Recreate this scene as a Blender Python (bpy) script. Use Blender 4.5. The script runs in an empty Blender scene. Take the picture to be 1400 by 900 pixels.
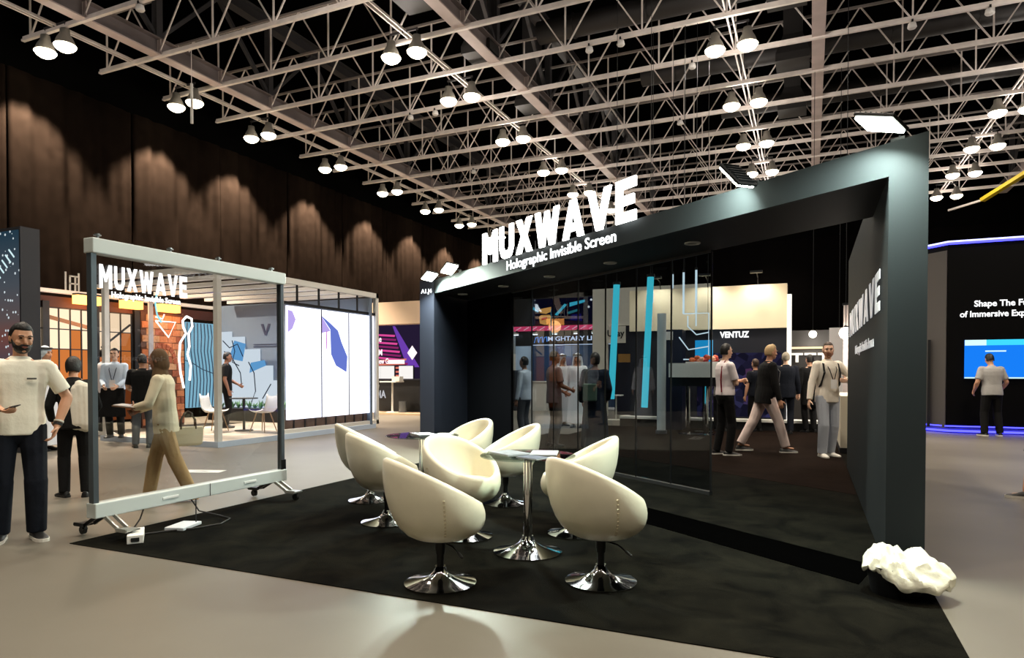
import bpy, bmesh, math, random
from mathutils import Vector, Matrix, noise
random.seed(7)
scene = bpy.context.scene
COL = scene.collection
R = math.radians
# ---------------------------------------------------------------- camera
YAW = 24.06
cam_d = bpy.data.cameras.new('camera')
cam = bpy.data.objects.new('camera', cam_d)
COL.objects.link(cam)
cam.location = (0, 0, 1.4)
cam.rotation_euler = (R(89.0), 0, R(YAW))
cam_d.sensor_width = 36.0
cam_d.lens = 914.0 / 1400 * 36
cam_d.shift_y = 76.0 / 1400
cam_d.clip_start = 0.05
cam_d.clip_end = 200
scene.camera = cam
# ---------------------------------------------------------------- world, exposure
world = bpy.data.worlds.new('world')
scene.world = world
world.use_nodes = True
world.node_tree.nodes['Background'].inputs[0].default_value = (0.03, 0.03, 0.032, 1)
world.node_tree.nodes['Background'].inputs[1].default_value = 0.4
scene.view_settings.view_transform = 'Standard'
scene.view_settings.look = 'None'
scene.view_settings.exposure = 0.0
scene.view_settings.gamma = 1.0
scene.view_settings.use_curve_mapping = False
scene.cycles.use_denoising = True
scene.cycles.max_bounces = 7
scene.cycles.transparent_max_bounces = 16
scene.cycles.sample_clamp_indirect = 6.0
scene.cycles.caustics_reflective = False
scene.cycles.caustics_refractive = False
LAMP_SPOT = 1250.0      # watts of each high-bay lamp downwards
LAMP_SPILL = 75.0      # side light of each lamp that catches the roof steel
FLOOD_W = 115.0
LAMP_COL = (1.0, 0.87, 0.70)


# ---------------------------------------------------------------- materials
def C8(r, g, b):
    def f(v):
        v /= 255.0
        return v / 12.92 if v <= 0.04045 else ((v + 0.055) / 1.055) ** 2.4
    return (f(r), f(g), f(b), 1.0)


_m = {}


def mat(name, col, rough=0.6, metal=0.0, emit=0.0, var=0.0, scale=12.0, bump=0.0, spec=0.5, bscale=None, coat=0.0):
    if name in _m:
        return _m[name]
    m = bpy.data.materials.new(name)
    m.use_nodes = True
    nt = m.node_tree
    b = nt.nodes['Principled BSDF']
    c = C8(*col)
    b.inputs['Base Color'].default_value = c
    b.inputs['Roughness'].default_value = rough
    b.inputs['Metallic'].default_value = metal
    b.inputs['Specular IOR Level'].default_value = spec
    b.inputs['Coat Weight'].default_value = coat
    if emit:
        b.inputs['Emission Color'].default_value = c
        b.inputs['Emission Strength'].default_value = emit
    if var or bump:
        tc = nt.nodes.new('ShaderNodeTexCoord')
        nz = nt.nodes.new('ShaderNodeTexNoise')
        nz.inputs['Scale'].default_value = scale
        nz.inputs['Detail'].default_value = 4
        nt.links.new(tc.outputs['Object'], nz.inputs['Vector'])
        if var:
            rp = nt.nodes.new('ShaderNodeValToRGB')
            rp.color_ramp.elements[0].position = 0.3
            rp.color_ramp.elements[1].position = 0.7
            rp.color_ramp.elements[0].color = tuple(v * (1 - var) for v in c[:3]) + (1,)
            rp.color_ramp.elements[1].color = tuple(min(1, v * (1 + var)) for v in c[:3]) + (1,)
            nt.links.new(nz.outputs['Fac'], rp.inputs['Fac'])
            nt.links.new(rp.outputs['Color'], b.inputs['Base Color'])
        if bump:
            n2 = nz
            if bscale:
                n2 = nt.nodes.new('ShaderNodeTexNoise')
                n2.inputs['Scale'].default_value = bscale
                n2.inputs['Detail'].default_value = 5
                nt.links.new(tc.outputs['Object'], n2.inputs['Vector'])
            bp = nt.nodes.new('ShaderNodeBump')
            bp.inputs['Strength'].default_value = bump
            bp.inputs['Distance'].default_value = 0.02
            nt.links.new(n2.outputs['Fac'], bp.inputs['Height'])
            nt.links.new(bp.outputs['Normal'], b.inputs['Normal'])
    _m[name] = m
    return m


def glow(name, col, strength):
    if name in _m:
        return _m[name]
    m = bpy.data.materials.new(name)
    m.use_nodes = True
    nt = m.node_tree
    nt.nodes.clear()
    e = nt.nodes.new('ShaderNodeEmission')
    e.inputs[0].default_value = C8(*col)
    e.inputs[1].default_value = strength
    o = nt.nodes.new('ShaderNodeOutputMaterial')
    nt.links.new(e.outputs[0], o.inputs[0])
    _m[name] = m
    return m


def glass(name, tint, refl=1.0, rough=0.0, ior=1.5):
    """thin see-through sheet: tinted transmission and a Fresnel mirror"""
    if name in _m:
        return _m[name]
    m = bpy.data.materials.new(name)
    m.use_nodes = True
    nt = m.node_tree
    nt.nodes.clear()
    t = nt.nodes.new('ShaderNodeBsdfTransparent')
    t.inputs[0].default_value = tint
    g = nt.nodes.new('ShaderNodeBsdfGlossy')
    g.inputs['Color'].default_value = (refl, refl, refl, 1)
    g.inputs['Roughness'].default_value = rough
    # Schlick term that is the same from both sides of the sheet
    f0 = ((ior - 1) / (ior + 1)) ** 2
    lw = nt.nodes.new('ShaderNodeLayerWeight'); lw.inputs['Blend'].default_value = .5
    pw = nt.nodes.new('ShaderNodeMath'); pw.operation = 'POWER'; pw.inputs[1].default_value = 5
    fr = nt.nodes.new('ShaderNodeMath'); fr.operation = 'MULTIPLY_ADD'
    fr.inputs[1].default_value = 1 - f0; fr.inputs[2].default_value = f0
    nt.links.new(lw.outputs['Facing'], pw.inputs[0]); nt.links.new(pw.outputs[0], fr.inputs[0])
    mx = nt.nodes.new('ShaderNodeMixShader')
    o = nt.nodes.new('ShaderNodeOutputMaterial')
    nt.links.new(fr.outputs[0], mx.inputs[0])
    nt.links.new(t.outputs[0], mx.inputs[1])
    nt.links.new(g.outputs[0], mx.inputs[2])
    nt.links.new(mx.outputs[0], o.inputs[0])
    _m[name] = m
    return m


# ---------------------------------------------------------------- mesh builder
class MB:
    def __init__(s):
        s.v = []
        s.f = []
        s.mi = []
        s.cur = 0

    def add(s, vs, fs):
        n = len(s.v)
        s.v += [tuple(p) for p in vs]
        for f in fs:
            s.f.append(tuple(i + n for i in f))
            s.mi.append(s.cur)
        return s

    def box(s, x0, x1, y0, y1, z0, z1):
        return s.add([(x0, y0, z0), (x1, y0, z0), (x1, y1, z0), (x0, y1, z0), (x0, y0, z1), (x1, y0, z1), (x1, y1, z1), (x0, y1, z1)],
                     [(0, 3, 2, 1), (4, 5, 6, 7), (0, 1, 5, 4), (1, 2, 6, 5), (2, 3, 7, 6), (3, 0, 4, 7)])

    def bar(s, a, b, w, h, up=(0, 0, 1)):
        a = Vector(a); b = Vector(b)
        d = (b - a).normalized()
        u = Vector(up)
        if abs(d.dot(u)) > 0.99:
            u = Vector((1, 0, 0))
        x = d.cross(u).normalized()
        y = x.cross(d)
        vs = []
        for p in (a, b):
            for i, j in ((-1, -1), (1, -1), (1, 1), (-1, 1)):
                vs.append(p + x * (w / 2 * i) + y * (h / 2 * j))
        return s.add(vs, [(0, 1, 2, 3), (7, 6, 5, 4), (0, 4, 5, 1), (1, 5, 6, 2), (2, 6, 7, 3), (3, 7, 4, 0)])

    def loft(s, rings, cap=True):
        n = len(rings[0])
        base = len(s.v)
        fs = []
        for r in rings:
            s.v += [tuple(p) for p in r]
        for k in range(len(rings) - 1):
            for i in range(n):
                j = (i + 1) % n
                fs.append((base + k * n + i, base + k * n + j, base + (k + 1) * n + j, base + (k + 1) * n + i))
        if cap:
            fs.append(tuple(base + i for i in reversed(range(n))))
            k = (len(rings) - 1) * n
            fs.append(tuple(base + k + i for i in range(n)))
        s.f += fs
        s.mi += [s.cur] * len(fs)
        return s

    def cone(s, a, b, r0, r1, n=12):
        a = Vector(a); b = Vector(b)
        d = (b - a).normalized()
        u = Vector((0, 0, 1)) if abs(d.z) < 0.95 else Vector((1, 0, 0))
        x = d.cross(u).normalized()
        y = d.cross(x)
        ring = lambda p, r: [p + (x * math.cos(t) + y * math.sin(t)) * r for t in [2 * math.pi * i / n for i in range(n)]]
        return s.loft([ring(a, r0), ring(b, r1)])

    def capsule(s, a, b, r0, r1, n=10):
        a = Vector(a); b = Vector(b)
        d = (b - a).normalized()
        u = Vector((0, 0, 1)) if abs(d.z) < 0.95 else Vector((1, 0, 0))
        x = d.cross(u).normalized()
        y = d.cross(x)
        rings = []
        for p, r, angs in ((a, r0, (-80, -45, 0)), (b, r1, (0, 45, 80))):
            for t in angs:
                q = p + d * (r * math.sin(R(t)))
                rr = r * math.cos(R(t))
                rings.append([q + (x * math.cos(2 * math.pi * i / n) + y * math.sin(2 * math.pi * i / n)) * rr for i in range(n)])
        return s.loft(rings)

    def tube(s, pts, r, n=6):
        pts = [Vector(p) for p in pts]
        rings = []
        for i, p in enumerate(pts):
            d = (pts[min(i + 1, len(pts) - 1)] - pts[max(i - 1, 0)]).normalized()
            u = Vector((0, 0, 1)) if abs(d.z) < 0.9 else Vector((1, 0, 0))
            x = d.cross(u).normalized()
            y = d.cross(x)
            rings.append([p + (x * math.cos(2 * math.pi * k / n) + y * math.sin(2 * math.pi * k / n)) * r for k in range(n)])
        return s.loft(rings)

    def lathe(s, prof, n=24, c=(0, 0, 0)):
        rings = [[(c[0] + r * math.cos(2 * math.pi * i / n), c[1] + r * math.sin(2 * math.pi * i / n), c[2] + z) for i in range(n)] for r, z in prof]
        return s.loft(rings)

    def ell(s, c, rx, ry, rz, n=14, m=9, rot=None):
        c = Vector(c)
        rings = []
        for k in range(m + 1):
            t = -math.pi / 2 + math.pi * (k + 0.25) / (m + 0.5)
            ring = []
            for i in range(n):
                a = 2 * math.pi * i / n
                p = Vector((rx * math.cos(t) * math.cos(a), ry * math.cos(t) * math.sin(a), rz * math.sin(t)))
                if rot:
                    p = rot @ p
                ring.append(c + p)
            rings.append(ring)
        return s.loft(rings)

    def poly(s, pts, o, xd, yd, depth):
        """flat outline in the plane (o, xd, yd), extruded by depth along xd x yd"""
        o = Vector(o); xd = Vector(xd).normalized(); yd = Vector(yd).normalized()
        nrm = xd.cross(yd)
        n = len(pts)
        a = [o + xd * p[0] + yd * p[1] for p in pts]
        b = [p + nrm * depth for p in a]
        area = sum(pts[i][0] * pts[(i + 1) % n][1] - pts[(i + 1) % n][0] * pts[i][1] for i in range(n))
        idx = list(range(n)) if area > 0 else list(reversed(range(n)))
        fs = [tuple(n + i for i in idx), tuple(reversed(idx))]
        for k in range(n):
            i, j = idx[k], idx[(k + 1) % n]
            fs.append((i, j, n + j, n + i))
        return s.add(a + b, fs)

    def mesh(s, name):
        me = bpy.data.meshes.new(name)
        me.from_pydata(s.v, [], s.f)
        me.update()
        return me

    def build(s, name, mats, parent=None, smooth=False, bevel=0.0, loc=None, rz=None, autosmooth=None):
        me = s.mesh(name)
        if not isinstance(mats, (list, tuple)):
            mats = [mats]
        for m in mats:
            me.materials.append(m)
        if len(mats) > 1:
            me.polygons.foreach_set('material_index', s.mi)
        if smooth:
            me.polygons.foreach_set('use_smooth', [True] * len(me.polygons))
            if autosmooth:
                me.set_sharp_from_angle(angle=R(autosmooth))
        o = bpy.data.objects.new(name, me)
        COL.objects.link(o)
        if parent:
            o.parent = parent
        if loc:
            o.location = loc
        if rz is not None:
            o.rotation_euler = (0, 0, rz)
        if bevel:
            bm = o.modifiers.new('bevel', 'BEVEL')
            bm.width = bevel
            bm.segments = 2
            bm.limit_method = 'ANGLE'
        return o


def tag(o, label, cat, group=None, kind=None):
    if label: o['label'] = label
    if cat: o['category'] = cat
    if group: o['group'] = group
    if kind: o['kind'] = kind
    return o


def thing(name, label, cat, loc=(0, 0, 0), rz=0.0, group=None):
    o = bpy.data.objects.new(name, None)
    o.empty_display_size = 0.1
    COL.objects.link(o)
    o.location = loc
    o.rotation_euler = (0, 0, rz)
    return tag(o, label, cat, group)


def struct(o):
    o['kind'] = 'structure'
    return o


def inst(name, me, parent=None, loc=None, rot=None):
    o = bpy.data.objects.new(name, me)
    COL.objects.link(o)
    if parent: o.parent = parent
    if loc is not None: o.location = loc
    if rot is not None: o.rotation_euler = rot
    return o


def copy_thing(root, loc, rz, label, group=None):
    r = root.copy()
    COL.objects.link(r)
    r.location = loc
    r.rotation_euler = (0, 0, rz)
    r['label'] = label
    if group: r['group'] = group
    for ch in list(root.children):
        c = ch.copy()
        COL.objects.link(c)
        c.parent = r
        for g2 in ch.children:
            d = g2.copy()
            COL.objects.link(d)
            d.parent = c
    return r


def baked(o):
    """the evaluated mesh of o with its modifiers applied; o is removed"""
    dg = bpy.context.evaluated_depsgraph_get()
    me = bpy.data.meshes.new_from_object(o.evaluated_get(dg))
    return me


_font_cache = {}


def text(name, s, o, xd, W, Hh, m, depth=0.01, parent=None, bold=0.02, up=(0, 0, 1)):
    """raised lettering: bottom-left corner o, running along xd, W wide and Hh tall"""
    cu = bpy.data.curves.new('lettering', 'FONT')
    cu.body = s
    cu.offset = bold
    cu.resolution_u = 3
    t = bpy.data.objects.new('lettering', cu)
    COL.objects.link(t)
    bpy.context.view_layer.update()
    me = baked(t)
    bpy.data.objects.remove(t)
    vs = [v.co.copy() for v in me.vertices]
    x0 = min(v.x for v in vs); x1 = max(v.x for v in vs)
    y0 = min(v.y for v in vs); y1 = max(v.y for v in vs)
    xd = Vector(xd).normalized(); up = Vector(up).normalized()
    nrm = xd.cross(up)
    o = Vector(o)
    n = len(vs)
    fr = [o + xd * ((v.x - x0) / (x1 - x0) * W) + up * ((v.y - y0) / (y1 - y0) * Hh) + nrm * depth for v in vs]
    bk = [p - nrm * depth for p in fr]
    fs = [tuple(p.vertices) for p in me.polygons]
    cnt = {}
    for f in fs:
        for i in range(len(f)):
            e = (f[i], f[(i + 1) % len(f)])
            cnt[e] = cnt.get(e, 0) + 1
    side = [(e[1], e[0], e[0] + n, e[1] + n) for e in cnt if (e[1], e[0]) not in cnt]
    bpy.data.meshes.remove(me)
    # one object per character: islands whose x ranges overlap belong together
    par = list(range(n))
    def find(i):
        while par[i] != i:
            par[i] = par[par[i]]; i = par[i]
        return i
    for f in fs:
        for i in f[1:]:
            par[find(i)] = find(f[0])
    isl = {}
    for i in range(n):
        isl.setdefault(find(i), []).append(i)
    cols = []
    for ids in sorted(isl.values(), key=lambda q: min(vs[i].x for i in q)):
        lo = min(vs[i].x for i in ids); hi = max(vs[i].x for i in ids)
        if cols and min(hi, cols[-1][1]) - lo > .5 * min(hi - lo, cols[-1][1] - cols[-1][0]):
            cols[-1][2].extend(ids); cols[-1][1] = max(hi, cols[-1][1])
        else:
            cols.append([lo, hi, list(ids)])
    out = []
    for lo, hi, ids in cols:
        st_ = set(ids)
        rm = {}
        for i in ids: rm[i] = len(rm)
        k_ = len(ids)
        for i in ids: rm[i + n] = rm[i] + k_
        b = MB()
        b.add([fr[i] for i in ids] + [bk[i] for i in ids], [tuple(rm[i] for i in f) for f in fs + side if (f[0] if f[0] < n else f[0] - n) in st_])
        out.append(b.build('letter', m, parent))
    return out


LET = {
    'M': (1.08, [[(0, 0), (0, 1), (.26, 1), (.5, .56), (.74, 1), (1, 1), (1, 0), (.75, 0), (.75, .6), (.57, .27), (.43, .27), (.25, .6), (.25, 0)]]),
    'U': (.92, [[(0, 1), (.27, 1), (.27, .36), (.36, .23), (.64, .23), (.73, .36), (.73, 1), (1, 1), (1, .3), (.85, .06), (.68, 0), (.32, 0), (.15, .06), (0, .3)]]),
    'X': (.98, [[(0, 1), (.31, 1), (.5, .68), (.69, 1), (1, 1), (.67, .5), (1, 0), (.69, 0), (.5, .32), (.31, 0), (0, 0), (.33, .5)]]),
    'W': (1.34, [[(0, 1), (.2, 1), (.31, .38), (.42, .96), (.58, .96), (.69, .38), (.8, 1), (1, 1), (.81, 0), (.6, 0), (.5, .52), (.4, 0), (.19, 0)]]),
    'A': (1.04, [[(0, 0), (.36, 1), (.5, 1), (.5, .7), (.27, 0)], [(1, 0), (.64, 1), (.5, 1), (.5, .7), (.73, 0)], [(.33, .18), (.67, .18), (.6, .38), (.4, .38)]]),
    'V': (1.04, [[(0, 1), (.28, 1), (.5, .34), (.72, 1), (1, 1), (.64, 0), (.36, 0)]]),
    'E': (.8, [[(0, 0), (0, 1), (1, 1), (1, .77), (.32, .77), (.32, .61), (.9, .61), (.9, .39), (.32, .39), (.32, .23), (1, .23), (1, 0)]]),
}


def block_letters(s, o, xd, W, Hh, m, depth, parent, gap=.20):
    xd = Vector(xd).normalized(); o = Vector(o)
    tot = sum(LET[c][0] + gap for c in s) - gap
    k = W / tot
    x = 0
    out = []
    for c in s:
        w, polys = LET[c]
        b = MB()
        for p in polys:
            b.poly([(q[0] * w * k, q[1] * Hh) for q in p], o + xd * (x * k), xd, (0, 0, 1), depth)
        out.append(b.build('letter', m, parent))
        x += w + gap
    return out


def ordinal(i):
    return ['first', 'second', 'third', 'fourth', 'fifth', 'sixth', 'seventh', 'eighth', 'ninth', 'tenth', 'eleventh', 'twelfth',
            'thirteenth', 'fourteenth', 'fifteenth', 'sixteenth', 'seventeenth', 'eighteenth'][i]


# common materials
WHITE = mat('white_paint', (225, 222, 218), .5)
BLACK = mat('matt_black', (14, 14, 15), .6)
CHROME = mat('chrome', (225, 225, 228), .07, 1.0)
STEEL = mat('white_steel', (236, 226, 220), .5, var=.12, scale=3)
GREYM = mat('grey_metal', (120, 124, 128), .35, .7)
DARKM = mat('dark_metal', (30, 31, 33), .4, .5)
# ================================================================ SETTING
def floor_mat():
    m = bpy.data.materials.new('hall_floor')
    m.use_nodes = True
    nt = m.node_tree
    b = nt.nodes['Principled BSDF']
    tc = nt.nodes.new('ShaderNodeTexCoord')
    n1 = nt.nodes.new('ShaderNodeTexNoise'); n1.inputs['Scale'].default_value = .35; n1.inputs['Detail'].default_value = 6
    n2 = nt.nodes.new('ShaderNodeTexNoise'); n2.inputs['Scale'].default_value = 60; n2.inputs['Detail'].default_value = 3
    r1 = nt.nodes.new('ShaderNodeValToRGB')
    r1.color_ramp.elements[0].color = C8(84, 78, 69); r1.color_ramp.elements[1].color = C8(112, 107, 97)
    r1.color_ramp.elements[0].position = .3; r1.color_ramp.elements[1].position = .72
    nt.links.new(tc.outputs['Object'], n1.inputs[0]); nt.links.new(tc.outputs['Object'], n2.inputs[0])
    nt.links.new(n1.outputs['Fac'], r1.inputs[0])
    nt.links.new(r1.outputs[0], b.inputs['Base Color'])
    bp = nt.nodes.new('ShaderNodeBump'); bp.inputs['Strength'].default_value = .08
    nt.links.new(n2.outputs['Fac'], bp.inputs['Height']); nt.links.new(bp.outputs[0], b.inputs['Normal'])
    b.inputs['Roughness'].default_value = .42
    b.inputs['Specular IOR Level'].default_value = .35
    return m


XL, XR, YF, YB, ZC = -17.95, 24.0, -14.0, 37.6, 13.4
struct(MB().box(XL - .2, XR + .2, YF - .2, YB + .2, -.2, 0).build('floor', floor_mat()))
DECK = mat('black_deck', (5, 5, 5), .9, spec=0.0)
struct(MB().box(XL - .2, XR + .2, YF - .2, YB + .2, ZC, ZC + .2).build('ceiling', DECK))
WALLB = mat('black_wall', (5, 5, 5), .9, spec=0.0)
struct(MB().box(XL - .2, XL, YF - .2, YB + .2, 0, ZC).build('wall_left', WALLB))
struct(MB().box(XR, XR + .2, YF - .2, YB + .2, 0, ZC).build('wall_right', WALLB))
struct(MB().box(XL, XR, YB, YB + .2, 0, ZC).build('wall_back', WALLB))
struct(MB().box(XL, XR, YF - .2, YF, 0, ZC).build('wall_front', WALLB))

# drapes along the left wall, pleated, and one long black drape across the back
DRAPE = mat('drape_cloth', (19, 14, 11), .95, var=.18, scale=4, spec=0.0)


def drape(y0, y1, lab):
    b = MB()
    n = 64
    rows = []
    ztop = 8.85
    zs = (0.02, 2, 4, 6, 7.5, ztop)
    for z in zs:
        row = []
        for i in range(n + 1):
            t = i / n
            y = y0 + (y1 - y0) * t
            a = .034 * math.sin(y * 7.5 + .8 * math.sin(y * 2.2) + .15 * z) + .022 * math.sin(y * 15.1 + 1.3 + .1 * z)
            e = min(t, 1 - t)
            x = XL + .13 + a - (.07 if e < .012 else 0)
            row.append((x, y, z))
        rows.append(row)
    vs = [p for r in rows for p in r]
    fs = []
    for k in range(len(zs) - 1):
        for i in range(n):
            q = k * (n + 1) + i
            fs.append((q, q + n + 1, q + n + 2, q + 1))
    b.add(vs, fs)
    o = b.build('drape', DRAPE, smooth=True)
    s = o.modifiers.new('thick', 'SOLIDIFY'); s.thickness = .012
    tag(o, lab, 'drape', 'drapes along the left wall')


ys = [2.6, 6.6, 9.9, 13.2, 16.3, 19.4, 22.6, 25.8, 29.0, 32.2, 35.4]
for i in range(len(ys) - 1):
    lab = 'tall dark brown pleated drape on the left wall, %s from the left edge of view' % ordinal(i)
    drape(ys[i], ys[i + 1], lab)
b = MB()
vs = []
for z in (0.02, 8.3):
    for i in range(161):
        x = XL + .4 + (XR - XL - .8) * i / 160
        vs.append((x, YB - .2 + .05 * math.sin(x * 4.1) + .02 * math.sin(x * 9.3), z))
b.add(vs, [(i, i + 1, i + 162, i + 161) for i in range(160)])
o = b.build('drape', mat('black_drape', (8, 7, 7), .95, spec=0.0), smooth=True)
o.modifiers.new('thick', 'SOLIDIFY').thickness = .012
tag(o, 'long black drape across the far back of the hall under the trusses', 'drape')

# ================================================================ ROOF STEEL
NODE = 7.85 / 4
X0 = -15.55
PZ0, PZ1 = 9.6, 11.1
PURL_Y = [8.32 + 1.96 * i for i in range(15)]
node_x = [X0 + NODE * i for i in range(-1, 15)]
pm_v = MB().box(-.018, .018, -.018, .018, 0, PZ1 - PZ0).mesh('post')
pm_v.materials.append(STEEL)
pm_a = MB().bar((0, 0, 0), (NODE / 2, 0, PZ1 - PZ0), .032, .032, (0, 1, 0)).mesh('brace')
pm_a.materials.append(STEEL)
pm_b = MB().bar((NODE / 2, 0, PZ1 - PZ0), (NODE, 0, 0), .032, .032, (0, 1, 0)).mesh('brace')
pm_b.materials.append(STEEL)
xa, xb = node_x[0] - .3, node_x[-1]
ch0 = MB().box(xa, xb, -.042, .042, -.025, .025).box(xa, xb, -.012, .012, .03, .1).mesh('bottom_chord'); ch0.materials.append(STEEL)
ch1 = MB().box(xa, xb, -.03, .03, -.03, .03).mesh('top_chord'); ch1.materials.append(mat('steel_dim', (150, 142, 138), .55))
for i, y in enumerate(PURL_Y):
    t = thing('roof_truss', 'long white lattice truss spanning the hall under the roof, %s from the camera' % ordinal(i), 'truss', (0, y, PZ0), 0, 'cross trusses of the roof')
    inst('bottom_chord', ch0, t)
    inst('top_chord', ch1, t, (0, 0, PZ1 - PZ0))
    for k, x in enumerate(node_x):
        if x > .24 * y + 6:
            continue
        inst('post', pm_v, t, (x, 0, 0))
        if k < len(node_x) - 1:
            inst('brace', pm_a, t, (x, 0, 0))
            inst('brace', pm_b, t, (x, 0, 0))

MAIN = mat('main_steel', (196, 180, 176), .55, var=.1, scale=2)
DGREY = mat('grey_steel', (62, 60, 62), .55)
gy0, gy1 = 2.0, 37.2
gl = gy1 - gy0


def ibeam(L, w, h):
    return MB().box(-w / 2, w / 2, 0, L, 0, .035).box(-w / 2, w / 2, 0, L, h - .035, h).box(-.012, .012, 0, L, .035, h - .035)


gb0 = MB().box(-.15, .15, 0, gl, 0, .035).mesh('bottom_flange'); gb0.materials.append(MAIN)
gb1 = MB().box(-.012, .012, 0, gl, .035, .42).box(-.15, .15, 0, gl, .42, .45).mesh('web_plate'); gb1.materials.append(mat('web_steel', (120, 110, 108), .55, var=.1, scale=2))
gst = MB().box(-.13, .13, -.012, .012, .035, .42).mesh('stiffener'); gst.materials.append(MAIN)
gt0 = ibeam(gl, .3, .4).mesh('top_chord'); gt0.materials.append(DGREY)
gp = MB().box(-.09, .09, -.09, .09, .45, 2.55).mesh('post'); gp.materials.append(DGREY)
step = 3.92
gd1 = MB().bar((0, 0, .45), (0, step / 2, 2.5), .1, .1, (1, 0, 0)).mesh('brace'); gd1.materials.append(DGREY)
gd2 = MB().bar((0, step / 2, 2.5), (0, step, .45), .1, .1, (1, 0, 0)).mesh('brace'); gd2.materials.append(DGREY)
for gx, lab in ((X0, 'deep steel roof girder running nearest the left drapes'), (-7.7, 'deep steel roof girder with pale flange over the middle, between two lamp rows'),
                (.12, 'deep steel roof girder with pale flange that runs into the picture above the archway'), (7.97, 'deep steel roof girder at the far right side of the roof')):
    t = thing('roof_girder', lab, 'girder', (gx, gy0, PZ0 + .03 if gx > 90 else PZ0 + .02))
    inst('bottom_flange', gb0, t)
    inst('web_plate', gb1, t)
    inst('top_chord', gt0, t, (0, 0, 2.5))
    k = 0
    y = PURL_Y[0] - gy0 - 1.96 * 3
    while y < gl:
        inst('stiffener', gst, t, (0, y, 0))
        if k % 2 == 1:
            inst('post', gp, t, (0, y, 0))
            if y + step < gl:
                inst('brace', gd1, t, (0, y, 0))
                inst('brace', gd2, t, (0, y, 0))
        y += 1.96
        k += 1

# ducts in the roof
DUCT = mat('dark_duct', (44, 42, 42), .55, .2)
for y, x0, x1, lab in ((17.1, -7, 12, 'dark grey air duct across the roof above the archway right half, nearest of three'), (21.0, -5, 12, 'dark grey air duct across the roof, middle of three'),
                       (24.9, -3, 12, 'dark grey air duct across the roof, farthest of three')):
    b = MB()
    b.cone((x0, y + .45, 10.9), (x1, y + .45, 10.9), .3, .3, 16)
    o = tag(b.build('air_duct', DUCT, smooth=True, autosmooth=40), lab, 'duct', 'air ducts in the roof')
    for k in range(int((x1 - x0) / 2)):
        MB().cone((x0 + 1 + 2 * k, y + .45, 10.9), (x0 + 1.06 + 2 * k, y + .45, 10.9), .325, .325, 16).build('duct_flange', DUCT, o)

# high-bay lamps, two side by side under a double rail
LENS = glow('lamp_lens', (255, 240, 205), 14.0)
SHADE = mat('lamp_shade_metal', (150, 146, 138), .45, .3)
shade_me = MB().lathe([(.05, .30), (.06, .42), (.10, .42), (.11, .30), (.17, .2), (.225, .06), (.225, .03), (.215, .03), (.16, .18), (.05, .27)], 20).mesh('lamp_shade')
shade_me.materials.append(SHADE)
lens_me = MB().lathe([(.02, -.12), (.11, -.10), (.19, -.05), (.235, .01), (.24, .03), (.225, .045), (.02, .05)], 20).mesh('lens')
lens_me.materials.append(LENS)
for me in (shade_me, lens_me):
    me.polygons.foreach_set('use_smooth', [True] * len(me.polygons))
hang_me = MB().cone((0, 0, .40), (0, 0, .62), .012, .012, 6).mesh('hanger'); hang_me.materials.append(DARKM)
LZ = 9.12
ROWS = [(-16.55, 'row along the drapes'), (-9.1, 'row left of the glowing letters'), (-1.78, 'row above the archway'), (5.4, 'row at the right edge')]
LAMP_Y = [10.27, 13.92, 16.78, 20.45, 24.2, 27.7, 31.1, 34.75]
sp_d = bpy.data.lights.new('lamp_beam', 'SPOT')
sp_d.energy = LAMP_SPOT; sp_d.spot_size = R(112); sp_d.spot_blend = 1.0; sp_d.shadow_soft_size = .18; sp_d.color = LAMP_COL
sw_d = bpy.data.lights.new('lamp_beam_wall', 'SPOT')
sw_d.energy = LAMP_SPOT * 6.8; sw_d.spot_size = R(88); sw_d.spot_blend = .40; sw_d.shadow_soft_size = .08; sw_d.color = (1, .82, .62)
pt_d = bpy.data.lights.new('lamp_spill', 'POINT')
pw_d = bpy.data.lights.new('lamp_spill_wall', 'POINT'); pw_d.energy = LAMP_SPILL * .15; pw_d.shadow_soft_size = .12; pw_d.color = (1, .87, .76)
pt_d.energy = LAMP_SPILL; pt_d.shadow_soft_size = .12; pt_d.color = (1, .91, .83)
for ri, (rx, rn) in enumerate(ROWS):
    for yi, y in enumerate(LAMP_Y):
        if rx > .24 * y + 1.5:
            continue
        for sx, side in ((-.37, 'left'), (.37, 'right')):
            t = thing('high_bay_lamp', 'lit high-bay lamp, %s of the %s pair, %s' % (side, ordinal(yi), rn), 'lamp', (rx + sx, y, LZ), 0, 'high-bay lamps under the roof')
            inst('lamp_shade', shade_me, t)
            inst('lens', lens_me, t)
            inst('hanger', hang_me, t)
        for d, dz, dx in ((sw_d if ri == 0 else sp_d, -.16, -.37 if ri == 0 else 0), (pw_d if ri == 0 else pt_d, -.28, .37 if ri == 0 else 0)):
            l = bpy.data.objects.new('lamp_light', d)
            COL.objects.link(l)
            l.location = (rx + dx, y, LZ + dz)
# lamps of the same grid behind and beside the camera: light only
for rx in (-16.55, -9.1, -1.78, 5.4, 12.8):
    for y in (-9, -5.2, -1.3, 2.6, 6.4, 10.27, 13.92, 16.78, 20.45, 24.2, 27.7, 31.1):
        if y > 7 and not rx > .24 * y + 1.5:
            continue
        l = bpy.data.objects.new('lamp_light', sp_d)
        COL.objects.link(l)
        l.location = (rx, y, LZ - .1)
        if y > 2 and rx < 6:
            l = bpy.data.objects.new('lamp_light', pt_d)
            COL.objects.link(l)
            l.location = (rx, y, LZ - .30)
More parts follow.
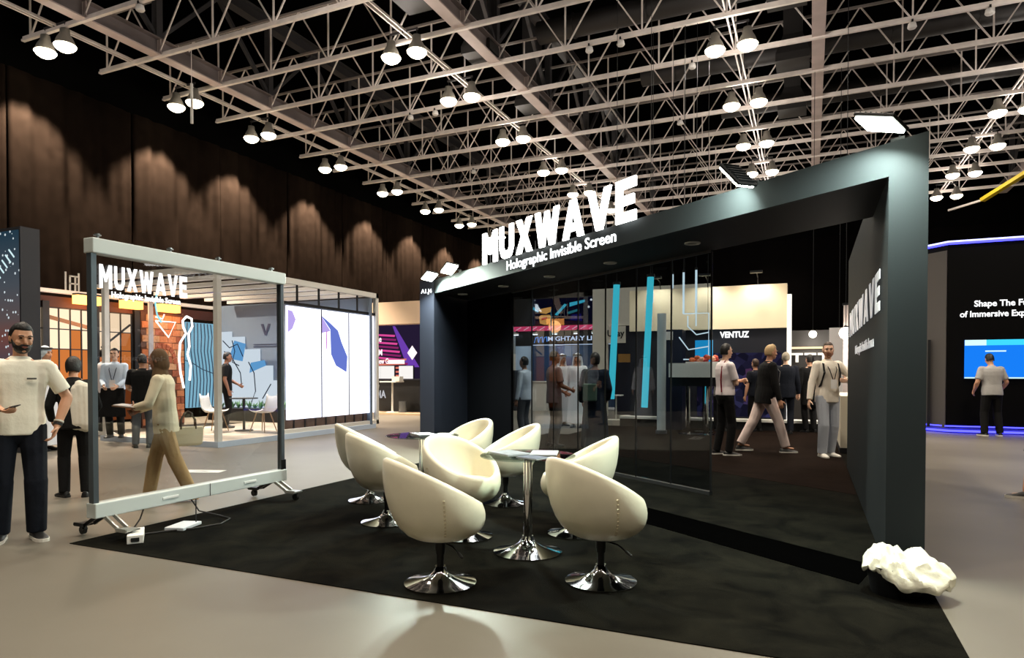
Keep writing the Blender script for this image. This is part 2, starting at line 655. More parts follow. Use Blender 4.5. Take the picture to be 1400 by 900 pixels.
# double rails the lamps hang from
for (rx, rn) in ROWS:
    t = thing('lamp_rail', 'pale double rail carrying lamps, %s' % rn, 'rail', (rx, 6, LZ + .58), 0, 'lamp rails')
    for sx in (-.06, .06):
        MB().box(sx - .018, sx + .018, 0, 31, -.03, .03).build('rail', STEEL, t)
    for k in range(8):
        MB().box(-.40, .40, LAMP_Y[k] - 6 - .02, LAMP_Y[k] - 6 + .02, -.02, .03).build('cross_arm', DGREY, t)
# dark hoods beside the lamps
HOOD = mat('dark_hood', (40, 38, 38), .6)
hoods = [(-8.2, 13.0, 'beside the nearest lamp pair of the middle-left row'), (-8.0, 16.0, 'beside the second lamp pair of the middle-left row'), (-8.1, 19.7, 'beside the third lamp pair of the middle-left row'),
         (-.55, 16.3, 'beside the nearest lamp pair over the archway'), (-.5, 19.8, 'beside the second lamp pair over the archway'), (-.6, 23.4, 'beside the third lamp pair over the archway')]
for x, y, w in hoods:
    b = MB()
    b.loft([[(x - s, y - s, z), (x + s, y - s, z), (x + s, y + s, z), (x - s, y + s, z)] for s, z in ((.42, 9.75), (.42, 9.95), (.24, 10.5), (.24, 13.4))])
    tag(b.build('extractor_hood', HOOD), 'dark tapered extractor hood %s' % w, 'hood', 'extractor hoods in the roof')
# small white fixtures clamped to trusses
fx = [(-13.6, 10.28, 'above the drapes, near the top left'), (-5.1, 16.16, 'under the truss above the middle'), (-4.3, 16.16, 'second above the middle'),
      (-8.8 - 1.9, 18.12, 'left of the middle lamp row'), (-11.6, 18.12, 'far left of the middle lamp row'), (-2.9, 18.12, 'left of the archway lamps'), (2.1, 18.12, 'upper, just right of the pale girder'),
      (3.6, 18.12, 'lower, right of the pale girder'), (1.4, 24.0, 'above the archway floodlight'), (-12.4, 24.0, 'beyond the leftmost girder'), (-3.9, 22.04, 'below the middle trusses')]
for x, y, w in fx:
    t = thing('ceiling_fixture', 'small white fixture clamped under a roof truss, %s' % w, 'fixture', (x, y, PZ0 - .04))
    MB().lathe([(.03, 0), (.08, -.03), (.1, -.12), (.08, -.15), (.02, -.15)], 12).build('fixture_head', WHITE, t, smooth=True)
    MB().box(-.02, .02, -.06, .06, -.02, .05).build('clamp', DARKM, t)
t = thing('hanging_tube', 'thin white tube hanging down beside the second lamp pair before the drapes', 'tube', (-14.33, 12.24, 7.71))
MB().cone((0, 0, 0), (0, 0, 1.0), .035, .035, 10).build('tube_body', mat('white_tube', (235, 232, 225), .5), t)
MB().cone((0, 0, 1.0), (0, 0, 1.9), .008, .008, 6).build('wire', STEEL, t)
t = thing('yellow_beam', 'yellow inclined beam under the roof at the right edge', 'beam', (7.6, 31, 9.3))
MB().bar((-1.3, 1.6, -.9), (1.8, -2.4, .75), .22, .14).build('beam_body', mat('yellow_paint', (225, 195, 40), .5), t)
MB().bar((-1.3, 1.6, -.9), (-2.3, 2.6, -1.0), .08, .08).build('end_arm', STEEL, t)
# ================================================================ BLACK CARPET AND ARCHWAY STAND
def carpet_mat(name, c0, c1):
    m = mat(name, c0, .95, spec=.02)
    nt = m.node_tree
    b = nt.nodes['Principled BSDF']
    tc = nt.nodes.new('ShaderNodeTexCoord')
    n1 = nt.nodes.new('ShaderNodeTexNoise'); n1.inputs['Scale'].default_value = 2.6; n1.inputs['Detail'].default_value = 8; n1.inputs['Roughness'].default_value = .65; n1.inputs['Distortion'].default_value = .8
    n2 = nt.nodes.new('ShaderNodeTexNoise'); n2.inputs['Scale'].default_value = 180
    rp = nt.nodes.new('ShaderNodeValToRGB')
    rp.color_ramp.elements[0].position = .35; rp.color_ramp.elements[1].position = .7
    rp.color_ramp.elements[0].color = C8(*c0); rp.color_ramp.elements[1].color = C8(*c1)
    bp = nt.nodes.new('ShaderNodeBump'); bp.inputs['Strength'].default_value = .5; bp.inputs['Distance'].default_value = .01
    for n in (n1, n2): nt.links.new(tc.outputs['Object'], n.inputs[0])
    nt.links.new(n1.outputs['Fac'], rp.inputs[0]); nt.links.new(rp.outputs[0], b.inputs['Base Color'])
    nt.links.new(n2.outputs['Fac'], bp.inputs['Height']); nt.links.new(bp.outputs[0], b.inputs['Normal'])
    return m


CZ = .006
tag(MB().box(-5.53, .72, 3.50, 14.4, 0.0005, CZ).build('carpet', carpet_mat('black_carpet', (7, 7, 6), (26, 25, 20))),
    'large black carpet laid on the grey floor under the chairs and archway', 'carpet')
tag(MB().loft([[(-5.0, 12.4, z), (.49, 8.55, z), (.49, 17.2, z), (-5.0, 17.2, z)] for z in (.0062, .0085)]).build('carpet', carpet_mat('brown_carpet', (20, 14, 11), (30, 22, 18))),
    'dark brown carpet on the passage floor behind the glass screens', 'carpet')
tag(MB().loft([[(-2.6, 7.0, z), (.30, 4.93, z), (.44, 5.46, z), (-2.35, 7.44, z)] for z in (.0062, .0095)]).build('black_band', mat('strip_black', (2, 2, 2), 1.0, spec=0.0)),  # thin flat band, much blacker than the carpet around it
    'flat black band on the carpet along the archway entrance', 'floor strip')
PC = Vector((.5, 5.47, 0)); PD = Vector((-.8102, .5862, 0)); PN = Vector((.5862, .8102, 0))
def PP(s, n=0.0, z=0.0):
    return PC + PD * s + PN * n + Vector((0, 0, z))


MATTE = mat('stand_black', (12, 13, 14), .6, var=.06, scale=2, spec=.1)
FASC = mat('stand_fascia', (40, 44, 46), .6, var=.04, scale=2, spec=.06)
stand = thing('archway_stand', 'black exhibition archway with glowing white letters along its top, around the glass screens', 'archway', (0, 0, CZ))
ZB, ZT = 2.8 - CZ, 3.04 - CZ


def prism(pts, z0, z1):
    return MB().loft([[(p[0], p[1], z0) for p in pts], [(p[0], p[1], z1) for p in pts]])


LWALL = mat('stand_left_wall', (34, 37, 50), .5)
prism([(.5, 5.47), (.722, 5.31), (.722, 11.0), (.5, 11.0)], 0, ZT).build('side_wall', FASC, stand)
prism([(-6.36, 10.22), (-6.07, 10.22), (-6.07, 13.3), (-6.36, 13.3)], 0, ZT).build('side_wall', LWALL, stand)
a, b_, c_, d_ = PP(0, .05), PP(8.08, .05), Vector((-6.07, 11.58, 0)), Vector((.5, 6.83, 0))
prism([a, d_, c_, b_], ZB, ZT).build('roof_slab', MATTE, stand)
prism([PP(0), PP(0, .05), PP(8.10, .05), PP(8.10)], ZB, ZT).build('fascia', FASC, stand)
TL = glow('sign_white', (255, 255, 250), 7.0)
sgn = MB().box(0, .01, 0, .01, 0, .01)
LS0, LS1 = 6.14, 2.66
for o in block_letters('MUXWAVE', PP(LS0, -.045, ZT - .02), -PD, LS0 - LS1, .46, TL, .022, stand):
    o['label'] = 'glowing white letter standing on the fascia'
for k in range(14):
    s = LS1 + .1 + (LS0 - LS1 - .2) * k / 13
    MB().bar(PP(s, .02, ZT - .02), PP(s, .02, ZT + .12), .012, .012).build('letter_bracket', DARKM, stand)
TXT = glow('sign_text_white', (250, 255, 255), 2.2)
text('lettering', 'Holographic Invisible Screen', PP(5.5, -.006, 2.815 - CZ), -PD, 2.45, .175, TXT, .008, stand, bold=.012)
WL = mat('letter_white', (235, 235, 238), .5, emit=.35)
block_letters('MUXWAVE', (.5 - .012, 10.2, 1.88), (0, -1, 0), 4.3, .32, WL, .006, stand)
text('lettering', 'Holographic Invisible Screen', (.5 - .006, 9.1, 1.59), (0, -1, 0), 2.6, .13, WL, .004, stand, bold=.02)
text('stand_number', 'A1.J4', (-6.33, 10.22 - .004, 2.78), (1, 0, 0), .22, .1, TXT, .006, stand, bold=.02)
# recessed downlights in the roof slab
for i, p in enumerate([(-5.64, 10.49), (-4.52, 9.79), (-3.46, 9.08), (-2.33, 8.27), (-1.17, 7.38)]):
    t = thing('downlight', 'flush round downlight in the archway soffit, %s from the left' % ordinal(i), 'downlight', (p[0], p[1], 2.8), 0, 'downlights in the archway soffit')
    MB().lathe([(.055, 0), (.085, 0), (.085, -.012), (.075, -.016), (.055, -.006)], 20).build('trim_ring', mat('dull_white', (165, 165, 165), .5), t)
    MB().lathe([(.001, -.001), (.056, -.001), (.056, -.006), (.001, -.006)], 20).build('lens', mat('lens_off', (120, 122, 124), .3), t)
# glass screens 1 m behind the fascia
GL = glass('screen_glass', (.63, .68, .71, 1), 1.0, 0.0, 1.42)
G0 = Vector((-1.03, 7.86, 0)); GD = PD
gw = .645
for i in range(7):
    a = G0 + GD * (gw * i)
    b = G0 + GD * (gw * (i + 1))
    t = thing('glass_screen', 'clear dark tinted glass screen panel inside the archway, %s from the right' % ordinal(i), 'screen', (a.x, a.y, CZ), 0, 'glass screens in the archway')
    m = MB(); m.bar((GD * .01) + Vector((0, 0, 1.41)), (GD * (gw - .01)) + Vector((0, 0, 1.41)), .008, 2.72); m.build('pane', GL, t)
    MB().bar((0, 0, .02), GD * gw + Vector((0, 0, .02)), .05, .04).build('bottom_rail', BLACK, t)
    MB().bar((0, 0, 2.775), GD * gw + Vector((0, 0, 2.775)), .03, .03).build('top_rail', BLACK, t)
    MB().bar((0, 0, .04), (0, 0, 2.77), .012, .02).build('mullion', DARKM, t)
a = G0 + GD * (gw * 7)
b = Vector((-6.08, a.y + (a.x + 6.08) * .5862 / .8102, 0))
o = MB().bar((0, 0, 1.39), (b - a) + Vector((0, 0, 1.39)), .05, 2.78).build('closing_panel', mat('gloss_black', (10, 10, 12), .15), loc=(a.x, a.y, CZ))
tag(o, 'glossy black closing panel between the glass screens and the left archway wall', 'panel')


# floodlights on the fascia
FLOOD = glow('flood_lens', (245, 255, 235), 30.0)


def flood(s, fwd, z, lab, tilt, watts, turn=0.0, roll=0.0):
    base = PP(s, .03, 3.04)
    t = thing('floodlight', lab, 'floodlight', base, math.atan2(PD.y, PD.x) - math.pi + turn, 'floodlights on the archway')
    # local: +x to the right along the fascia, -y towards the camera
    MB().box(-.05, .05, -.03, .05, 0, .02).build('foot_plate', DARKM, t)
    MB().tube([(0, 0, .02), (0, 0, z * .6), (0, -fwd * .6, z), (0, -fwd, z)], .012).build('arm', DARKM, t)
    hd = MB()
    hd.box(-.15, .15, -.11, .11, 0, .025)
    for k in range(7):
        hd.box(-.13 + .04 * k, -.12 + .04 * k, -.09, .09, .025, .04)
    h = hd.build('housing', DARKM, t, bevel=.006)
    h.location = (0, -fwd, z); h.rotation_euler = (tilt, roll, 0)
    l = MB().box(-.135, .135, -.095, .095, -.02, 0).build('lens', FLOOD, h)
    la = bpy.data.lights.new('flood_beam', 'AREA')
    la.shape = 'RECTANGLE'; la.size = .26; la.size_y = .18; la.energy = watts; la.color = (.86, 1, .88); la.spread = R(150)
    lo = bpy.data.objects.new('flood_beam', la)
    COL.objects.link(lo)
    lo.parent = h
    lo.location = (0, 0, -.03)


flood(-.06, .24, .08, 'lit floodlight at the right end of the archway fascia', R(-15), FLOOD_W, 0, R(20))
flood(1.18, .24, .03, 'floodlight on the fascia just right of the glowing letters', R(4), FLOOD_W * .35, 0, R(46))
flood(7.05, .22, .04, 'lit floodlight left of the glowing letters, right one of the two', R(-9), FLOOD_W * 1.3, 0, R(-22))
flood(7.86, .22, .02, 'lit floodlight at the far left end of the archway fascia', R(-9), FLOOD_W * 1.3, 0, R(-18))

# ================================================================ CHAIRS
LEATH = mat('cream_leather', (232, 227, 205), .38, var=.05, scale=5, bump=.12, bscale=7, coat=.15)
SEAMM = mat('seam_thread', (205, 196, 168), .6)


def chair_shell():
    n, rings = 48, []
    zb = .30
    def pt(th, u, off=0.0):
        zr = .66 - .165 * math.sin(th)
        Rr = .335 - .012 * math.sin(th)
        am = R(104)
        a = u * am
        q = math.sin(a) ** .66 if a > 0 else 0
        w = (1 - math.cos(a)) / (1 - math.cos(am))
        r = .05 + (Rr - .05) * q - off
        z = zb + (zr - zb) * w
        lean = -.035 * w
        return (r * math.cos(th), r * math.sin(th) + lean, z)
    us = [0, .06, .14, .24, .36, .48, .6, .72, .83, .92, 1.0]
    for u in us:
        rings.append([pt(2 * math.pi * i / n, u) for i in range(n)])
    for dz, off in ((.02, .008), (.028, .026), (.02, .045), (0, .055)):
        ring = []
        for i in range(n):
            p = pt(2 * math.pi * i / n, 1.0, off)
            ring.append((p[0], p[1], p[2] + dz))
        rings.append(ring)
    for u, off in ((.93, .058), (.82, .06), (.7, .06), (.6, .062), (.5, .065)):
        ring = []
        for i in range(n):
            p = pt(2 * math.pi * i / n, u, off)
            ring.append((p[0], p[1], max(p[2], .43)))
        rings.append(ring)
    rings.append([(.05 * math.cos(2 * math.pi * i / n), .05 * math.sin(2 * math.pi * i / n), .43) for i in range(n)])
    b = MB().loft(rings)
    # zip seam on the back left flank
    sm = MB()
    th = R(-14)
    prev = None
    for k in range(11):
        p = Vector(pt(th, .36 + .05 * k, -.003))
        if k % 2:
            pass
        if prev is not None:
            sm.bar(prev + (p - prev) * .2, prev + (p - prev) * .75, .012, .006, (math.cos(th), math.sin(th), 0))
        prev = p
    return b, sm


def make_chair(lab):
    t = thing('tub_chair', lab, 'chair', (0, 0, CZ), 0, 'cream tub chairs around the glass tables')
    b, sm = chair_shell()
    b.build('shell', LEATH, t, smooth=True)
    MB().lathe([(.02, .42), (.2, .425), (.262, .44), (.27, .465), (.25, .485), (.15, .495), (.02, .497)], 40, (0, 0, 0)).build('seat_cushion', LEATH, t, smooth=True)
    sm.build('zip_seam', SEAMM, t)
    MB().lathe([(.232, 0), (.238, .004), (.238, .010), (.2, .018), (.15, .028), (.10, .042), (.068, .058), (.046, .082), (.036, .108), (.034, .118), (.02, .118)], 48).build('base', CHROME, t, smooth=True, autosmooth=40)
    MB().lathe([(.024, .11), (.024, .2), (.03, .2), (.03, .225), (.033, .225), (.033, .3), (.1, .302), (.1, .315), (.02, .315)], 24).build('gas_column', DARKM, t, smooth=True, autosmooth=40)
    lv = MB().tube([(.03, 0, .285), (.16, .02, .28), (.24, .03, .25)], .006).build('lever', DARKM, t)
    MB().capsule((.235, .03, .252), (.275, .034, .236), .01, .01).build('lever_knob', BLACK, lv)
    return t


def cz_(phi):
    return R(YAW - phi)


CH = [((-2.23, 3.83), 62, 'cream tub chair at the front left, seen from behind beside the carpet edge'),
      ((-1.27, 4.30), 62, 'cream tub chair at the front right, largest, seen from behind before the archway'),
      ((-1.86, 5.50), -82, 'cream tub chair almost hidden behind the front right chair'),
      ((-2.68, 5.02), 132, 'cream tub chair turned to the camera with its seat showing, left of the table column'),
      ((-2.96, 6.46), -100, 'cream tub chair behind the near glass table, its open side facing left'),
      ((-3.70, 6.85), -125, 'cream tub chair farthest back, beside the rear glass table and black wall'),
      ((-4.38, 6.02), 70, 'cream tub chair at the far left, partly behind another, back to the wheeled screen'),
      ((-3.60, 5.20), 62, 'cream tub chair second from the left, back turned, before the leftmost one')]
first = None
for (x, y), phi, lab in CH:
    if first is None:
        first = make_chair(lab)
        first.location = (x, y, CZ); first.rotation_euler = (0, 0, cz_(phi))
    else:
        copy_thing(first, (x, y, CZ), cz_(phi), lab)

TG = glass('table_glass', (.84, .91, .88, 1), .6, 0.0, 1.38)


def make_table(lab):
    t = thing('glass_table', lab, 'table', (0, 0, CZ), 0, 'round glass tables')
    MB().lathe([(.258, 0), (.265, .004), (.265, .010), (.22, .020), (.16, .034), (.105, .054), (.066, .082), (.046, .115), (.042, .13), (.03, .13)], 48).build('base', CHROME, t, smooth=True, autosmooth=40)
    MB().lathe([(.034, .12), (.034, .70), (.037, .70), (.037, .73), (.15, .735), (.15, .745), (.01, .745)], 28).build('column', CHROME, t, smooth=True, autosmooth=40)
    MB().lathe([(.005, .747), (.365, .747), (.37, .75), (.37, .756), (.365, .759), (.005, .759)], 56).build('table_top', TG, t)
    return t


T1 = (-2.0, 4.78); T2 = (-3.62, 5.86)
t1 = make_table('round clear glass table between the front chairs with brochures on it'); t1.location = (T1[0], T1[1], CZ)
copy_thing(t1, (T2[0], T2[1], CZ), .4, 'round clear glass table at the rear left with a tablet on it')
TT = CZ + .7595
PAP = mat('brochure_paper', (205, 208, 214), .4)


def flat_item(name, lab, cat, x, y, z, w, l, h, rz, m, cover=None, cov_m=None):
    t = thing(name, lab, cat, (x, y, z), rz)
    MB().box(-w / 2, w / 2, -l / 2, l / 2, 0, h).build('pages' if cover else 'body', m, t)
    if cover:
        MB().box(-w / 2 + .002, w / 2 - .002, -l / 2 + .002, l / 2 - .002, h, h + .0025).build(cover, cov_m, t)
    return t


flat_item('brochure', 'grey printed brochure lying on the left of the near glass table', 'brochure', T1[0] - .17, T1[1] + .02, TT, .21, .297, .006, 1.0, PAP, 'cover', mat('cover_grey', (160, 168, 178), .3, var=.3, scale=18))
flat_item('brochure', 'pale brochure lying at the middle back of the near glass table', 'brochure', T1[0] + .09, T1[1] + .12, TT, .21, .297, .006, .3, PAP, 'cover', mat('cover_pale', (190, 196, 204), .3, var=.15, scale=14))
flat_item('brochure', 'small bluish grey brochure at the right front of the near glass table', 'brochure', T1[0] + .11, T1[1] - .16, TT, .15, .21, .004, 1.2, PAP, 'cover', mat('cover_navy', (110, 120, 138), .3, var=.3, scale=22))
flat_item('tablet', 'flat grey tablet lying on the rear glass table', 'tablet', T2[0] + .02, T2[1], TT, .2, .28, .012, .9, GREYM, 'display', mat('tablet_glass', (110, 116, 126), .45))
flat_item('brochure', 'white booklet beside the tablet on the rear glass table', 'brochure', T2[0] + .2, T2[1] + .1, TT, .15, .21, .008, .3, PAP, 'cover', mat('cover_white', (215, 215, 218), .35))

# ================================================================ WASTE BIN WITH BAG
BX, BY = .50, 4.84
t = thing('waste_bin', 'low black waste bin under a white bag in front of the archway pillar', 'bin', (BX, BY, CZ))
MB().lathe([(.02, 0), (.135, 0), (.14, .01), (.165, .17), (.17, .18), (.16, .18), (.133, .02), (.02, .02)], 32).build('bucket', mat('bin_black', (28, 29, 32), .4), t, smooth=True, autosmooth=40)
b = MB()
n, mm = 96, 34
rings = []
PROF = [(.02, .235), (.25, .245), (.5, .235), (.75, .21), (.92, .175), (1.03, .14), (1.08, .10), (1.04, .075), (.93, .085)]
rnd = random.Random(11)
planes = []
for k in range(60):
    q = Vector((rnd.gauss(0, 1), rnd.gauss(0, 1), rnd.gauss(0, 1))).normalized()
    planes.append((q, rnd.uniform(.96, 1.05)))
# ridge angles of the gathered plastic, with heights; creases lie between them
kn = sorted([.05, .62, 1.05, 1.7, 2.2, 2.75, 3.35, 3.8, 4.3, 4.75, 5.25, 5.8])
def ridge(a):
    a = a % (2 * math.pi)
    for i in range(len(kn)):
        a0 = kn[i]; a1 = kn[(i + 1) % len(kn)] + (2 * math.pi if i == len(kn) - 1 else 0)
        aa = a if a >= kn[0] else a + 2 * math.pi
        if a0 <= aa <= a1:
            f = (aa - a0) / (a1 - a0)
            return abs(f - .5) * 2, i
    return 0, 0
for k in range(mm):
    u = k / (mm - 1)
    ring = []
    x = u * (len(PROF) - 1); j = min(int(x), len(PROF) - 2); f = x - j
    rr = PROF[j][0] * (1 - f) + PROF[j + 1][0] * f
    z = PROF[j][1] * (1 - f) + PROF[j + 1][1] * f
    for i in range(n):
        a = 2 * math.pi * i / n
        lob = .205 + .045 * math.cos(a - .1) + .018 * math.cos(2 * a + .6)
        d = Vector((math.cos(a) * rr, math.sin(a) * rr, (z - .12) * 5)).normalized()
        fac = min(1.05, min(h / max(.3, d.dot(q)) for q, h in planes))
        rg, ki = ridge(a + .25 * math.sin(u * 3 + 1) + .12 * noise.noise(d * 3))
        amp = min(1, u * 1.4)
        r = lob * rr * fac * (1 + .05 * (rg - .5) * amp + .10 * noise.noise(d * 1.7 + Vector((3, 1, 2))) + .035 * (1 - abs(noise.noise(d * 2.4))) ** 4)
        zz = .07 + (z - .07) * fac + .02 * (rg - .5) * (1 - abs(2 * u - .8)) + .022 * (1 - abs(noise.noise(d * 2.2 + Vector((9, 4, 1))))) ** 4 - .05 * math.cos(a + .3) * u + (.05 * noise.noise(Vector((math.cos(a), math.sin(a), 5)) * 1.5) * u) + .02 * noise.noise(d * 3)
        if u < .25: zz -= .05 * (1 - u / .25) ** 2
        ring.append((max(.004, r) * math.cos(a) + .012, max(.004, r) * math.sin(a), max(.03, zz + .025)))
    rings.append(ring)
b.loft(rings, cap=False)
b.f.append(tuple(range(n))[::-1]); b.mi.append(0)
PLA = mat('bag_plastic', (240, 240, 222), .25, var=.03, scale=6, bump=.2, bscale=22)
PLA.node_tree.nodes['Principled BSDF'].inputs['Subsurface Weight'].default_value = .25
PLA.node_tree.nodes['Principled BSDF'].inputs['Subsurface Radius'].default_value = (.05, .05, .04)
o = b.build('bin_bag', PLA, t, smooth=True, autosmooth=24)
o['label'] = 'crumpled white plastic bag'

# ================================================================ WHEELED SEE-THROUGH SCREEN
SX = -5.44
FR = mat('screen_frame', (206, 216, 216), .4, .1)
scr = thing('wheeled_screen', 'large see-through screen in a grey frame on castors at the left carpet edge', 'screen', (SX, 3.62, CZ))
L = 2.21
MB().box(-.06, .06, 0, L, .185, .31).build('bottom_beam', FR, scr, bevel=.008)
MB().box(-.06, .06, 0, L, 2.385, 2.51).build('top_beam', FR, scr, bevel=.008)
POST = mat('screen_post', (92, 102, 110), .35, .5)
MB().box(-.03, .03, .005, .05, .31, 2.385).build('side_post', POST, scr)
MB().box(-.03, .03, L - .05, L - .005, .31, 2.385).build('side_post', POST, scr)
MB().box(.03, .045, L - .06, L, .31, .42).build('corner_clip', DARKM, scr)
MB().box(.062, .066, L * .52, L * .52 + .004, .187, .308).build('joint_line', DARKM, scr)
SG = glass('led_film_glass', (.86, .86, .86, 1), 1.0, 0.0, 1.4)
MB().box(-.005, .005, .05, L - .05, .31, 2.385).build('pane', SG, scr)
for k in range(1, 4):
    pass
LED = glow('led_white', (255, 255, 255), 1.6)
for o in block_letters('MUXWAVE', (.012, .085, 2.105), (0, 1, 0), .86, .20, LED, .004, scr):
    o['label'] = 'lit white letter shown on the pane'
text('lettering', 'Holographic Invisible Screen', (.012, .19, 2.02), (0, 1, 0), .68, .068, LED, .003, scr, bold=.03)
for y0 in (.62, 1.58):
    MB().box(.058, .07, y0, y0 + .17, .235, .262).build('handle_slot', mat('slot_pale', (222, 226, 226), .4), scr, bevel=.006)
for y0 in (.08, L * .35, L * .6, L - .16):
    lg = MB().lathe([(.012, 0), (.012, .025), (.03, .028), (.03, .036), (.018, .036), (.018, .046), (.005, .046)], 12).build('lifting_eye', GREYM, scr, loc=(0, y0, 2.51))
FEET = mat('foot_metal', (178, 180, 176), .3, .7)
for y0, nm in ((.13, 0), (L - .13, 1)):
    for sx in (-1, 1):
        fo = MB()
        for dy in (-.04, .04):
            fo.bar((sx * .02, y0 + dy, .20), (sx * .21, y0 + dy, .095), .03, .016, (0, 1, 0))
        fo.bar((sx * .02, y0 - .055, .2), (sx * .02, y0 + .055, .2), .05, .03)
        fo.bar((sx * .2, y0 - .055, .095), (sx * .33, y0 - .055 + .0, .095), .03, .016, (0, 1, 0))
        fo.box(min(sx * .2, sx * .34), max(sx * .2, sx * .34), y0 - .06, y0 + .06, .086, .1)
        f = fo.build('foot', FEET if sx > 0 else DARKM, scr)
        cs = MB()
        cs.cone((sx * .3, y0 - .014, .036), (sx * .3, y0 + .014, .036), .036, .036, 16)
        cs.bar((sx * .3, y0, .086), (sx * .275, y0, .04), .045, .012)
        cs.build('castor', BLACK, f)
# cables and small boxes under it
t = thing('cable', 'black cable looping from the wheeled screen down to the carpet', 'cable', (SX, 3.75, CZ))
MB().tube([(.0, .35, .18), (.02, .3, .1), (.06, .2, .03), (.12, .15, .008), (.22, .2, .008), (.3, .35, .008), (.42, .5, .008), (.5, .75, .008), (.4, .95, .008), (.2, 1.0, .01), (.05, .9, .06), (0, .85, .18)], .007, 6).build('cable_sheath', BLACK, t)
t = thing('power_supply', 'white power box lying under the left foot of the wheeled screen', 'box', (SX + .30, 3.80, CZ), .9)
MB().box(-.06, .06, -.16, .16, 0, .07).build('case', WHITE, t, bevel=.006)
MB().box(-.03, .03, -.166, -.16, .02, .05).build('socket', BLACK, t)
t = thing('media_player', 'flat pale device lying on the carpet under the middle of the wheeled screen', 'device', (SX + .28, 4.28, CZ), .3)
MB().box(-.09, .09, -.14, .14, 0, .028).build('case', mat('pale_case', (205, 212, 220), .3), t, bevel=.005)
MB().cone((.06, .1, .02), (.06, .1, .24), .005, .005, 6).build('antenna', BLACK, t)
t = thing('floor_plate', 'white sticker with a dark arrow on the floor behind the wheeled screen', 'sticker', (-7.9, 6.85, .001), .35)
MB().box(-.32, .32, -.12, .12, 0, .003).build('sheet', WHITE, t)
MB().poly([(-.15, -.03), (.0, .04), (.15, -.03), (.0, .0)], (0, 0, .003), (1, 0, 0), (0, 1, 0), .001).build('arrow_mark', DARKM, t)
# ================================================================ NEIGHBOURING STANDS
WW = mat('booth_white', (228, 226, 220), .5)
DK = mat('booth_black', (16, 17, 20), .5)
# --- white framed booth on the left
PLZ = .10
bt = thing('framed_booth', 'white framed open booth with slatted roof and raised floor behind the wheeled screen', 'booth', (-10.1, 9.15, 0))
MB().box(-3.3, 0, 0, 4.95, .02, PLZ).build('raised_floor', mat('booth_floor', (176, 164, 148), .4, var=.06, scale=3), bt)
MB().box(-3.3, .02, -.02, 0, 0, PLZ + .01).box(0, .02, 0, 4.95, 0, PLZ + .01).build('floor_edge', mat('edge_pale_blue', (196, 212, 235), .4), bt)
for x, y in ((-.05, .05), (-.05, 1.68), (-.05, 5.05), (-3.2, .05)):
    MB().box(x - .05, x + .05, y - .05, y + .05, PLZ, 3.42).build('post', WW, bt)
MB().box(-.1, 0, 0, 5.1, 3.30, 3.42).build('top_beam', WW, bt)
MB().box(-3.3, 0, 0, .1, 3.30, 3.42).build('top_beam', WW, bt)
MB().box(-.1, 0, 1.7, 5.1, PLZ, .2).build('bottom_beam', WW, bt)
for k in range(6):
    MB().box(-4.6, -.1, .75 + .75 * k, .9 + .75 * k, 3.3, 3.38).build('roof_slat', WW, bt)
MB().box(-.09, -.03, 1.75, 5.0, 2.86, 2.92).build('screen_rail', DARKM, bt)
for y in (2.2, 2.9, 3.6, 4.3):
    MB().box(-.08, -.05, y - .02, y + .02, 2.9, 3.3).build('hanger', DARKM, bt)
BW = mat('booth_back_grey', (104, 120, 140), .6)
MB().box(-5.2, .02, 4.72, 4.80, PLZ, 3.28).build('back_wall', BW, bt)
MB().poly([(0, .31), (.09, .31), (.17, .08), (.26, .31), (.34, .31), (.20, 0), (.14, 0)], (-3.58, 4.712, 2.42), (1, 0, 0), (0, 0, 1), .008).build('logo', mat('logo_navy', (40, 52, 82), .5), bt)
for z in (2.17, 2.11):
    MB().box(-3.85, -2.9, 4.705, 4.715, z, z + .018).build('sign_line', mat('logo_navy', (40, 52, 82), .5), bt)
la = bpy.data.lights.new('booth_cool_fill', 'AREA'); la.size = 2.2; la.energy = 110; la.color = (.86, .93, 1)  # fill light added to cool the back wall; no fixture here
lo = bpy.data.objects.new('booth_cool_fill', la); COL.objects.link(lo); lo.location = (-12.4, 11.6, 3.26)
# three-panel lit screen on its right side
LW = glow('led_wall_white', (238, 240, 255), 2.0)
SEAM = mat('seam_black', (10, 10, 10), .8, spec=0.0)
sc = thing('video_wall', 'tall white lit video wall of three panels showing a blue feather', 'screen', (-10.14, 11.0, .40))
for k, (y0, y1) in enumerate(((0, 1.055), (1.085, 2.035), (2.065, 3.06))):
    p = MB().box(-.03, .03, y0, y1, 0, 2.43).build('panel', LW, sc)
    if k == 1:
        F = [(12.056, 2.7), (12.362, 2.55), (12.647, 2.39), (12.776, 2.12), (12.99, 1.79), (12.953, 1.42), (12.572, 1.57), (12.398, 1.83), (12.374, 2.40)]
        MB().poly([(a - 11.0, b_ - .4) for a, b_ in F], (.030, 0, 0), (0, 1, 0), (0, 0, 1), .003).build('feather_image', glow('feather_blue', (104, 122, 208), 1.0), sc)
        MB().poly([(1.05, 2.3), (1.35, 2.0), (1.37, 1.96), (1.05, 1.9)], (.030, 0, 0), (0, 1, 0), (0, 0, 1), .002).build('tip_image', glow('feather_violet', (190, 170, 240), 1.0), sc)
        MB().bar((.034, 1.22, 1.55), (.034, 1.24, 1.95), .004, .04).build('quill_image', glow('feather_pink', (200, 90, 200), 1.0), sc)
MB().poly([(.005, 1.86), (.14, 1.95), (.24, 2.15), (.14, 2.32), (.005, 2.34)], (.030, 0, 0), (0, 1, 0), (0, 0, 1), .003).build('bud_image', glow('feather_violet', (190, 170, 240), 1.0), sc)
for y in (1.07, 2.05):
    MB().box(-.02, .034, y - .015, y + .015, 0, 2.43).build('panel_seam', SEAM, sc)
t = thing('low_glazing', 'strip of low dark window panes under the white video wall', 'glazing', (-10.2, 10.9, .2))
